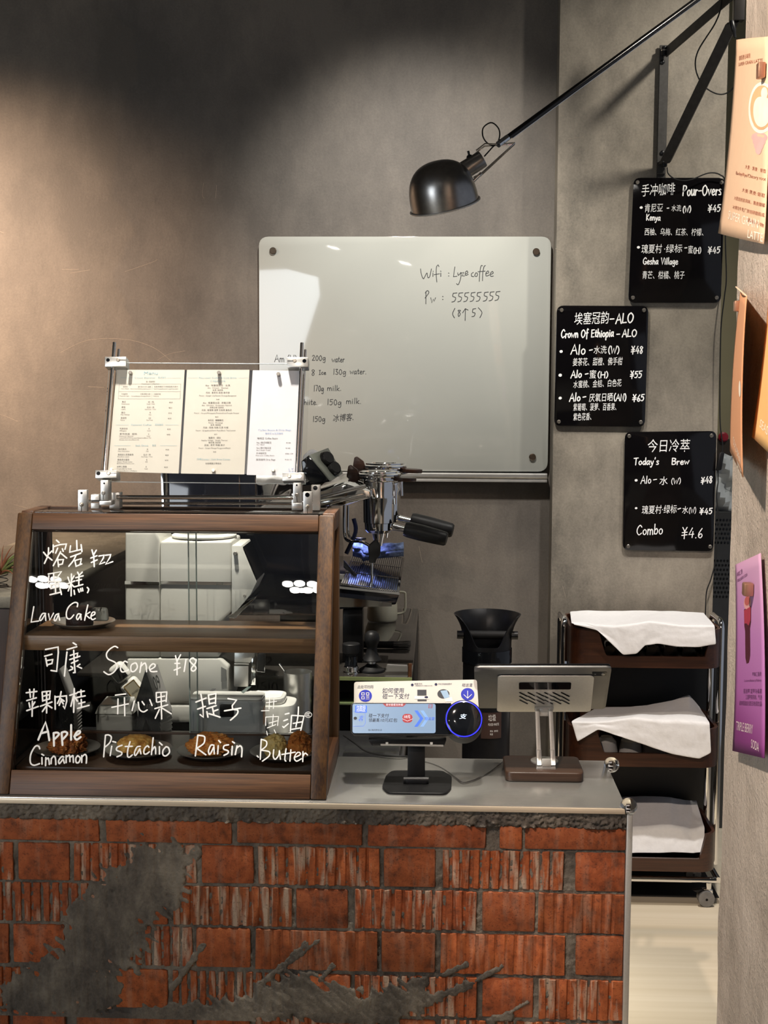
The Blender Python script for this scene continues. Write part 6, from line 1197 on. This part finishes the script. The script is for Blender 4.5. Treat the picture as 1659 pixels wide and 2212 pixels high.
# ------------------------------------------------------------------ three-tier trolley
Y0, Y1 = 3.95, 4.25
tr = thing('trolley', V((P(1395, 1960, 4.05).x, 4.1, 0)), 'three-tier walnut trolley with chrome tube frame on castors by the column', 'trolley')
XL, XR = P(1233, 1400, Y0).x, P(1563, 1400, Y0).x
m_trw = wood('trolley walnut', '#2b150b', '#482817', 'X', .38, .8, .25)
def tray(yb, yl, ys):
    zb, zl, zs = P(1400, yb, Y0).z, P(1400, yl, Y0).z, P(1300, ys, Y0).z; R = .055
    path = []
    def arc(cx, cy, a0): 
        for k in range(9): a = a0+math.pi/2*k/8; path.append((cx+R*math.cos(a), cy+R*math.sin(a)))
    nf = 70
    for i in range(nf): path.append((XL+R+(XR-XL-2*R)*i/nf, Y0))
    arc(XR-R, Y0+R, -math.pi/2); 
    for i in range(6): path.append((XR, Y0+R+(Y1-Y0-2*R)*(i+.5)/6))
    arc(XR-R, Y1-R, 0)
    for i in range(10): path.append((XR-R-(XR-XL-2*R)*(i+.5)/10, Y1))
    arc(XL+R, Y1-R, math.pi/2)
    for i in range(6): path.append((XL, Y1-R-(Y1-Y0-2*R)*(i+.5)/6))
    arc(XL+R, Y0+R, math.pi); path.append(path[0])
    xl, xr = P(1300, 1400, Y0).x, P(1531, 1400, Y0).x
    def ht(x, y):
        if y > Y0+.002: return zs
        s = min(max((x-xl+.018)/.036, 0), 1)*min(max((xr+.012-x)/.024, 0), 1); s = s*s*(3-2*s); return zs+(zl-zs)*s
    cx, cy = (XL+XR)/2, (Y0+Y1)/2; T = .010
    def inn(x, y):
        dx = min(max(x, XL+R), XR-R); dy = min(max(y, Y0+R), Y1-R); v = V((x-dx, y-dy)); L_ = v.length
        return (dx+v.x*(L_-T)/L_, dy+v.y*(L_-T)/L_) if L_ > 1e-6 else (x, y)
    mb = MB(); outb, outt, int_, inb = [], [], [], []
    for x, y in path:
        h = ht(x, y); a, b = inn(x, y); outb.append((x, y, zb)); outt.append((x, y, h)); int_.append((a, b, h)); inb.append((a, b, zb+.012))
    lip = [(x, y, zb+.004) for x, y, _ in outb]
    mb.grid([[(a, b, zb) for a, b, _ in inb], outb, lip, outt, int_, inb]); 
    mb.face([mb.v(p) for p in inb[:-1]]); mb.face([mb.v((a, b, zb)) for a, b, _ in inb[:-1]][::-1])
    mb.build('tray', m_trw, tr, ang=45); return zb, zl, zs
T1 = tray(1443, 1418, 1359); T2 = tray(1657, 1628, 1573); T3 = tray(1882, 1854, 1799)
MB().box((XL+.01, Y1+.0015, T3[0]), (XR+.045, Y1+.008, T1[0]-.002), .001).build('back_panel', M('black back panel', (.006, .006, .007), .5), tr)
MB().box((XL+.01, Y1+.0015, .11), (XR+.045, Y1+.008, T3[0]-.002), .001).build('back_panel', M('black back panel', (.006, .006, .007), .5), tr)
def post(x):
    zt = T1[2]+.012; r = .03
    pts = [V((x, Y0+.09, .115)), V((x, Y0+.09, zt-r))]+[V((x, Y0+.09+r-r*math.cos(a), zt-r+r*math.sin(a))) for a in [math.pi/2*k/6 for k in range(1, 7)]]
    pts += [V((x, Y1-.07-r+r*math.sin(a), zt-r+r*math.cos(a))) for a in [math.pi/2*k/6 for k in range(7)]]+[V((x, Y1-.07, .115))]
    return MB().tube(pts, .0105, 14).build('chrome_post', m_chrome, tr)
post(XL-.0115); post(XR+.0115)
zr1, zr2 = P(1450, 1907, Y0).z, P(1450, 1916, Y0).z
for y_, z_ in ((Y0+.03, zr1), (Y1-.05, zr1)): MB().tube([(XL-.004, y_, z_), (XR+.004, y_, z_)], .0095, 14).build('bottom_rail', m_chrome, tr)
for x in (XL-.0115, XR+.0115): MB().tube([(x, Y0+.03, zr1), (x, Y1-.05, zr1)], .0095, 12).build('bottom_rail', m_chrome, tr)
m_whl = M('smoky clear wheel', (.16, .155, .15), .15, 0, .2, 30)
for x in (XL+.018, XR-.018):
    for y_ in (Y0+.035, Y1-.055):
        MB().cyl((x, y_, zr1-.010), (x, y_, zr1-.030), .009, None, 14).build('castor_stem', m_chrome, tr)
        MB().prism([(x-.018, y_-.006, zr1-.03), (x+.012, y_-.006, zr1-.03), (x+.014, y_-.006, .040), (x+.002, y_-.006, .024), (x-.008, y_-.006, .046)], (0, .012, 0), .003).build('castor_fork', m_chrome, tr)
        for s in (-1, 1): MB().lathe([(.004, 0), (.0245, .002), (.0255, .005), (.0255, .011), (.023, .013), (.006, .013)], (x-.008, y_+s*.0075-(0.013 if s < 0 else 0), .0258), (0, 1, 0), 32, False).build('castor_wheel', m_whl, tr)
        MB().prism([(x-.050, y_-.008, .050), (x-.020, y_-.008, .056), (x-.012, y_-.008, .047), (x-.032, y_-.008, .041)], (0, .016, 0), .002).build('brake_pedal', m_black, tr)
pm = MB().at((.7, 4.20, 0)); pm.box((.395, 4.045, .0004), (XR+.03, CY-.004, .004), .001); cprops(pm.build('dark_floor_sheet', M('black sheet', (.012, .011, .010), .6)), 'thin black sheet under the rear of the trolley', 'mat')  # flat black sheet darkens the floor below the rear of the trolley
# glasses lying in the top tray, cups in the middle one
m_tum = glass('tumbler glass', (.90, .93, .94), 1.5)
def tumbler(x, y, Y, label):
    p = P(x, y, Y); p.z = T1[0]+.0125+.0262; t = MB().at(p)
    t.lathe([(0, 0), (.020, 0), (.0225, .002), (.0235, .008), (.026, .088), (.0248, .088), (.0222, .010), (.0, .009)], p, (0, 1, 0), 32, False); o = t.build('tumbler', m_tum); return cprops(o, label, 'glass', 'clear tumblers in the top trolley tray')
for i, (x, lab) in enumerate(((1320, 'clear tumbler lying base-out at the left notch of the top tray'), (1366, 'clear tumbler lying behind the hanging point of the cloth in the top tray'), (1412, 'clear tumbler lying base-out in the middle of the top tray'), (1450, 'clear tumbler lying right of the middle one in the top tray'), (1490, 'clear tumbler lying base-out under the cloth right of the tray centre'), (1530, 'clear tumbler lying at the right end of the top tray'))): tumbler(x, 1405, 3.985+.006*(i % 2), lab)
m_cup = M('grey porcelain', (.36, .35, .34), .3, 0, .05, 20)
for i, (x, Y, lab) in enumerate(((1310, 4.02, 'upturned grey cup at the left notch of the middle tray'), (1362, 4.03, 'upturned grey cup under the cloth in the middle tray, second from left'), (1412, 4.04, 'upturned grey cup under the cloth hem, third from left in the middle tray'))):
    p = P(x, 1610, Y); p.z = T2[0]+.0126; t = MB().at(p); t.lathe([(.036, 0), (.035, .02), (.030, .05), (.020, .060), (.018, .060), (.018, .064), (0, .064)], p, (0, 0, 1), 32, False); cprops(t.build('cup', m_cup), lab, 'cup', 'upturned cups in the middle trolley tray')
# white cloths
def pl_at(poly, t):
    f = t*(len(poly)-1); i = min(int(f), len(poly)-2); k = f-i; k2 = k*k*(3-2*k)*.5+k*.5
    return (poly[i][0]*(1-k2)+poly[i+1][0]*k2, poly[i][1]*(1-k2)+poly[i+1][1]*k2)
def drape(back, fold, hem, Yb, Yf, Yh, label, sd, m=m_cloth, amp=1.0, n=44):
    rows = []
    for j in range(21):
        v = j/20; row = []
        for i in range(n+1):
            u = i/n; A, B, C = pl_at(back, u), pl_at(fold, u), pl_at(hem, u)
            if v < .5: k = v/.5; x, y = A[0]*(1-k)+B[0]*k, A[1]*(1-k)+B[1]*k; Y = Yb+(Yf-Yb)*k
            else: k = (v-.5)/.5; x, y = B[0]*(1-k)+C[0]*k, B[1]*(1-k)+C[1]*k; Y = Yf+(Yh-Yf)*k
            w = noise.noise(V((u*7+sd, v*3, sd))); w2 = noise.noise(V((u*16+v*9, v*5-u*4, sd+3)))
            row.append(P(x, y+(3*w+1.3*w2)*amp*(1 if 0 < v < 1 else .4), Y-(.004*abs(w)+.003*abs(w2))*amp*(v > .4)))
        rows.append(row)
    t = MB().at(rows[10][n//2]); t.grid(rows); o = t.build('tray_cloth', m, ang=80, solid=.0016, sub=1); return cprops(o, label, 'cloth', 'white cloths over the trolley trays')
drape(((1231, 1321), (1270, 1319), (1340, 1319), (1420, 1319), (1480, 1321), (1520, 1323)), ((1234, 1344), (1275, 1346), (1330, 1351), (1400, 1343), (1480, 1350), (1544, 1351)), ((1240, 1350), (1292, 1362), (1322, 1392), (1346, 1415), (1376, 1413), (1394, 1394), (1420, 1390), (1460, 1397), (1510, 1398), (1547, 1392)), 4.235, 3.939, 3.931, 'bright white cloth hanging over the top trolley tray above glasses', 1.3)
drape(((1290, 1529), (1362, 1526), (1400, 1523), (1450, 1513), (1489, 1501), (1510, 1526)), ((1234, 1557), (1290, 1559), (1362, 1551), (1430, 1556), (1490, 1559), (1533, 1561)), ((1247, 1602), (1292, 1576), (1340, 1591), (1400, 1612), (1455, 1630), (1512, 1639), (1536, 1626)), 4.16, 3.940, 3.931, 'white cloth flaring off the left end of the middle trolley tray', 5.1)
drape(((1300, 1724), (1380, 1719), (1450, 1722), (1480, 1728), (1504, 1730)), ((1300, 1800), (1380, 1792), (1450, 1786), (1490, 1794), (1522, 1788)), ((1300, 1843), (1380, 1843), (1450, 1842), (1500, 1843), (1522, 1840)), 4.225, 4.03, 3.985, 'white cloth in a shaded colour tucked inside the lowest trolley tray', 9.7, M('shaded white cotton', (.72, .71, .70), .9, 0, .03, 90, .08))  # darker copy of the white cotton, the tray's shade put into its colour
# ------------------------------------------------------------------ paper posters pinned on the rough plaster wall
class Quad:
    def __init__(s, c, bow=0.0, bx=0.0): s.c = [PX(x, y, X) for x, y, X in c]; s.bow = bow; s.bx = bx     # TL TR BR BL
    def pt(s, u, v, lift=0):          # v = 0 at the top
        A = s.c[0].lerp(s.c[1], u); B = s.c[3].lerp(s.c[2], u); p = A.lerp(B, v); n = (s.c[1]-s.c[0]).cross(s.c[0]-s.c[3]).normalized(); n = n if n.x < 0 else -n
        return p+n*(lift+s.bow*4*v*(1-v)+s.bx*4*u*(1-u))
    def sheet(s, th=.0012):
        mb = MB()
        a = [[s.pt(i/10, j/16, 0) for i in range(11)] for j in range(17)]; mb.grid(a); return mb
    def text(s, mb, t, u0, v0, u1, h, dv=0, lift=.0012):
        vv, ff = ftext(t); mn, mx_ = min(q[0] for q in vv), max(q[0] for q in vv); ch = .85 if cjk(t) else .73
        nv = [mb.v(s.pt(u0+(u1-u0)*(q[0]-mn)/(mx_-mn), v0+dv*(q[0]-mn)/(mx_-mn)-q[1]/ch*h, lift)) for q in vv]
        for f in ff: mb.face([nv[i] for i in f])
    def blob(s, mb, cu, cv, ru, rv, lift, n=40, f=None):
        pts = []
        for k in range(n):
            a = 2*math.pi*k/n; k_ = f(a) if f else 1; pts.append(mb.v(s.pt(cu+ru*k_*math.cos(a), cv+rv*k_*math.sin(a), lift)))
        mb.face(pts)
def poster(q, col, label, mats=None, m=None):
    o = thing('paper_poster', q.pt(.5, .5), label, 'poster', 'posters pinned on the rough plaster wall')
    q.sheet().build('paper', m or M('paper '+col, col, .75, 0, .02, 60), o, ang=80, solid=.0014); return o
def ink(q, o, nm, m_, fn): t = MB(); t.keepn = True; fn(t); return t.build(nm, m_, o)
m_br = M('brown print', '#a4644a', .7)
q1 = Quad(((1591, 86, .506), (1660, 79, .510), (1650, 527, .500), (1552, 504, .494)), -.004, .004)
o1 = poster(q1, '#e3c2a0', 'tall cream poster with a latte cup and SUPER GRAIN lettering, highest on the right')
def g1(t):
    q1.text(t, '醇香麦谷拿铁', .18, .105, .56, .022, -.010); q1.text(t, 'SUPER GRAIN LATTE', .17, .135, .88, .018, -.014)
    for s_, a, b, v in (('大麦 · 黑麦 · 菊苣', .55, .645, .98), ('Barley/Rye/Chicory root', .33, .682, .98), ('大麦·黑麦·菊苣', .52, .762, .98), ('大麦焙烤茶风味，黑麦馥郁', .34, .808, .99), ('冰博克牛乳厂烘焙研磨而成', .33, .855, .99), ('醇香谷物', .70, .905, .99)): q1.text(t, s_, a, b, v, .018, .016)
ink(q1, o1, 'print', m_br, g1)
def g2(t): q1.text(t, 'SUPER GRAIN', .24, .912, .90, .045, .020); q1.text(t, 'LATTE', .72, .985, .99, .042, .006)
ink(q1, o1, 'title_print', M('white print', '#fbf1dd', .7), g2)
ink(q1, o1, 'cup_print', M('cup white', '#f8eedd', .7), lambda t: q1.blob(t, .85, .345, .30, .125, .0010))
ink(q1, o1, 'cup_print', M('cup coffee', '#dcb283', .7), lambda t: q1.blob(t, .86, .343, .26, .107, .0013))
ink(q1, o1, 'cup_print', M('cup foam', '#f6ead4', .7), lambda t: (q1.blob(t, .87, .355, .19, .085, .0016, 40, lambda a: 1-.25*max(0, -math.sin(a))**3), q1.blob(t, .92, .275, .07, .03, .0017)))
ink(q1, o1, 'cup_print', M('cup shade', '#d9b4ae', .7), lambda t: [q1.blob(t, .82, .49+.02*i, .17-.035*i, .024, .0009+.0001*i, 24) for i in range(4)])
MB().box(tuple(q1.pt(.93, .165, .0015)+V((-.012, -.008, -.012))), tuple(q1.pt(.93, .165, .0015)+V((-.0003, .008, .012))), .002).build('clip', M('copper clip', (.50, .28, .18), .35, .7), o1)
q2 = Quad(((1600, 628, .511), (1613, 640, .462), (1605, 1031, .470), (1577, 974, .508)), .004, .0)
o2 = poster(q2, '#d99f74', 'curled orange poster standing away from the wall, seen nearly edge-on')
ink(q2, o2, 'print', M('white print', '#fbf1dd', .7), lambda t: (q2.text(t, 'COLD BREW', .32, .905, .92, .05, .045), q2.text(t, 'LATTE', .6, 1.0, .95, .05, .02)))
ink(q2, o2, 'print', M('white print', '#fbf1dd', .7), lambda t: q2.blob(t, .86, .52, .10, .045, .0014))
mb = MB(); q2b = q2.c[0]; mb.tube([q2.pt(u, 0, .0) + V((-.012*math.sin(u*math.pi), 0, .010*math.sin(u*math.pi))) for u in [k/8 for k in range(9)]], .0012, 6); mb.build('curled_edge', M('pale paper edge', '#e6cdb0', .7), o2)
MB().box(tuple(q2.pt(.1, .09, .001)+V((-.008, -.006, -.009))), tuple(q2.pt(.1, .09, .001)+V((.002, .006, .009))), .002).build('clip', M('copper clip', (.50, .28, .18), .35, .7), o2)
q3 = Quad(((1664, 600, .506), (1720, 560, .508), (1684, 1000, .492), (1625, 944, .490)), -.003)
o3 = poster(q3, '#e2b878', 'yellow poster cut off by the right picture edge, tilted bottom outwards')
ink(q3, o3, 'print', M('white print', '#fbf1dd', .7), lambda t: q3.text(t, 'SEASONAL', .22, .905, .95, .05, .03))
mp, nt, b = new('plum gradient print'); tcn = N(nt, 'ShaderNodeTexCoord'); sx_ = N(nt, 'ShaderNodeSeparateXYZ'); nt.links.new(tcn.outputs['Generated'], sx_.inputs[0])
nt.links.new(ramp(nt, sx_.outputs[2], [(0, '#6a2563'), (.16, '#8a3a82'), (.30, '#ab62a6'), (.62, '#bd7fbb'), (1, '#d6a9c8')]), b.inputs['Base Color']); b.inputs['Roughness'].default_value = .7
q4 = Quad(((1589, 1220, .509), (1643, 1195, .508), (1651, 1638, .498), (1583, 1622, .503)), -.003)
o4 = poster(q4, '', 'purple poster with a tall red drink and TRIPLE BERRY SODA lettering, lowest on the right', None, mp)
def g3(t):
    q4.text(t, '莓果三重', .08, .072, .30, .024, -.012); q4.text(t, 'TRIPLE BERRY SODA', .08, .10, .50, .016, -.014)
    q4.text(t, '莓果三重奏', .62, .605, .92, .020); q4.text(t, 'Cranberry/Blueberry/Mulberry', .34, .632, .92, .012)
    for s_, a, v in (('蔓越莓 蓝莓与桑葚', .32, .690), ('三重莓果风味，气泡', .40, .720), ('清爽酸甜的夏日特调饮品', .18, .752)): q4.text(t, s_, a, v, .93, .022)
ink(q4, o4, 'print', M('plum print', '#6f3a6b', .7), g3)
ink(q4, o4, 'title_print', M('pale pink print', '#f2dfe0', .7), lambda t: (q4.text(t, 'TRIPLE BERRY', .10, .885, .66, .048, .008), q4.text(t, 'SODA', .62, .962, .86, .045, .012)))
ink(q4, o4, 'drink_print', M('berry dark', '#4f1226', .6), lambda t: t.face([t.v(q4.pt(u, v, .0010)) for u, v in ((.33, .255), (.60, .245), (.585, .33), (.545, .36), (.545, .50), (.50, .535), (.42, .540), (.375, .51), (.365, .37), (.335, .34))]))
ink(q4, o4, 'drink_print', M('berry red', '#b23a4e', .6), lambda t: t.face([t.v(q4.pt(u, v, .0013)) for u, v in ((.34, .26), (.59, .25), (.575, .32), (.50, .345), (.42, .33), (.35, .33))]))
ink(q4, o4, 'drink_print', M('berry foam', '#e3a8a4', .6), lambda t: q4.blob(t, .47, .225, .135, .035, .0012))
ink(q4, o4, 'drink_print', M('berry ice', '#c0625c', .6), lambda t: q4.blob(t, .47, .215, .10, .024, .0015))
MB().box(tuple(q4.pt(.68, .165, .001)+V((-.016, -.010, -.011))), tuple(q4.pt(.68, .165, .001)+V((-.0002, .008, .011))), .003).build('clip', M('copper clip', (.50, .28, .18), .35, .7), o4)
q5 = Quad(((1657, 98, .513), (1700, 92, .514), (1700, 420, .512), (1653, 430, .512)))
o5 = poster(q5, '#a2503c', 'terracotta poster mostly hidden behind the cream one at the picture edge')
# ------------------------------------------------------------------ ceiling downlights whose glow shows in the case glass
m_em = M('lamp lens', (1, .96, .9), .3, 0, .01, 5, emit=40, emitc=(1, .95, .88))
def downlight(p, label, W):
    o = thing('ceiling_downlight', p, label, 'ceiling light', 'ceiling downlights above the customers')
    l = spot('downlight_beam', (p[0], p[1], p[2]-.05), (p[0]*.35-.35, 2.8, 1.22), W, (1, .90, .78), 23, .9, .012); l.parent = None
    MB().box((p[0]-.15, p[1]-.10, p[2]-.03), (p[0]+.15, p[1]+.10, p[2]), .008).build('housing', m_blackm, o)
    for i, (dx, dy) in enumerate(((-.075, .04), (-.01, .046), (.06, .04), (-.04, -.028), (.028, -.03), (.085, -.026))):
        MB().lathe([(0, 0), (.030, 0), (.030, .006), (0, .006)], (p[0]+dx, p[1]+dy, p[2]-.0365), (0, 0, 1), 20, False).build('lens', m_em, o)
FN = -FP.n if FP.n.y > 0 else FP.n
for (x, y), lab in (((100, 1247), 'ceiling downlight mirrored as a white glow at the upper left of the case glass'), ((652, 1257), 'ceiling downlight mirrored as a white glow at the upper right of the case glass')):
    u = FP.hit(x, y); p = FP.pt(u, -.01); d = (p-CAMP).normalized(); r = d-2*d.dot(FP.n)*FP.n; t = (3.2965-p.z)/r.z; g = p+r*t
    downlight((g.x, g.y, 3.2995), lab, 130)
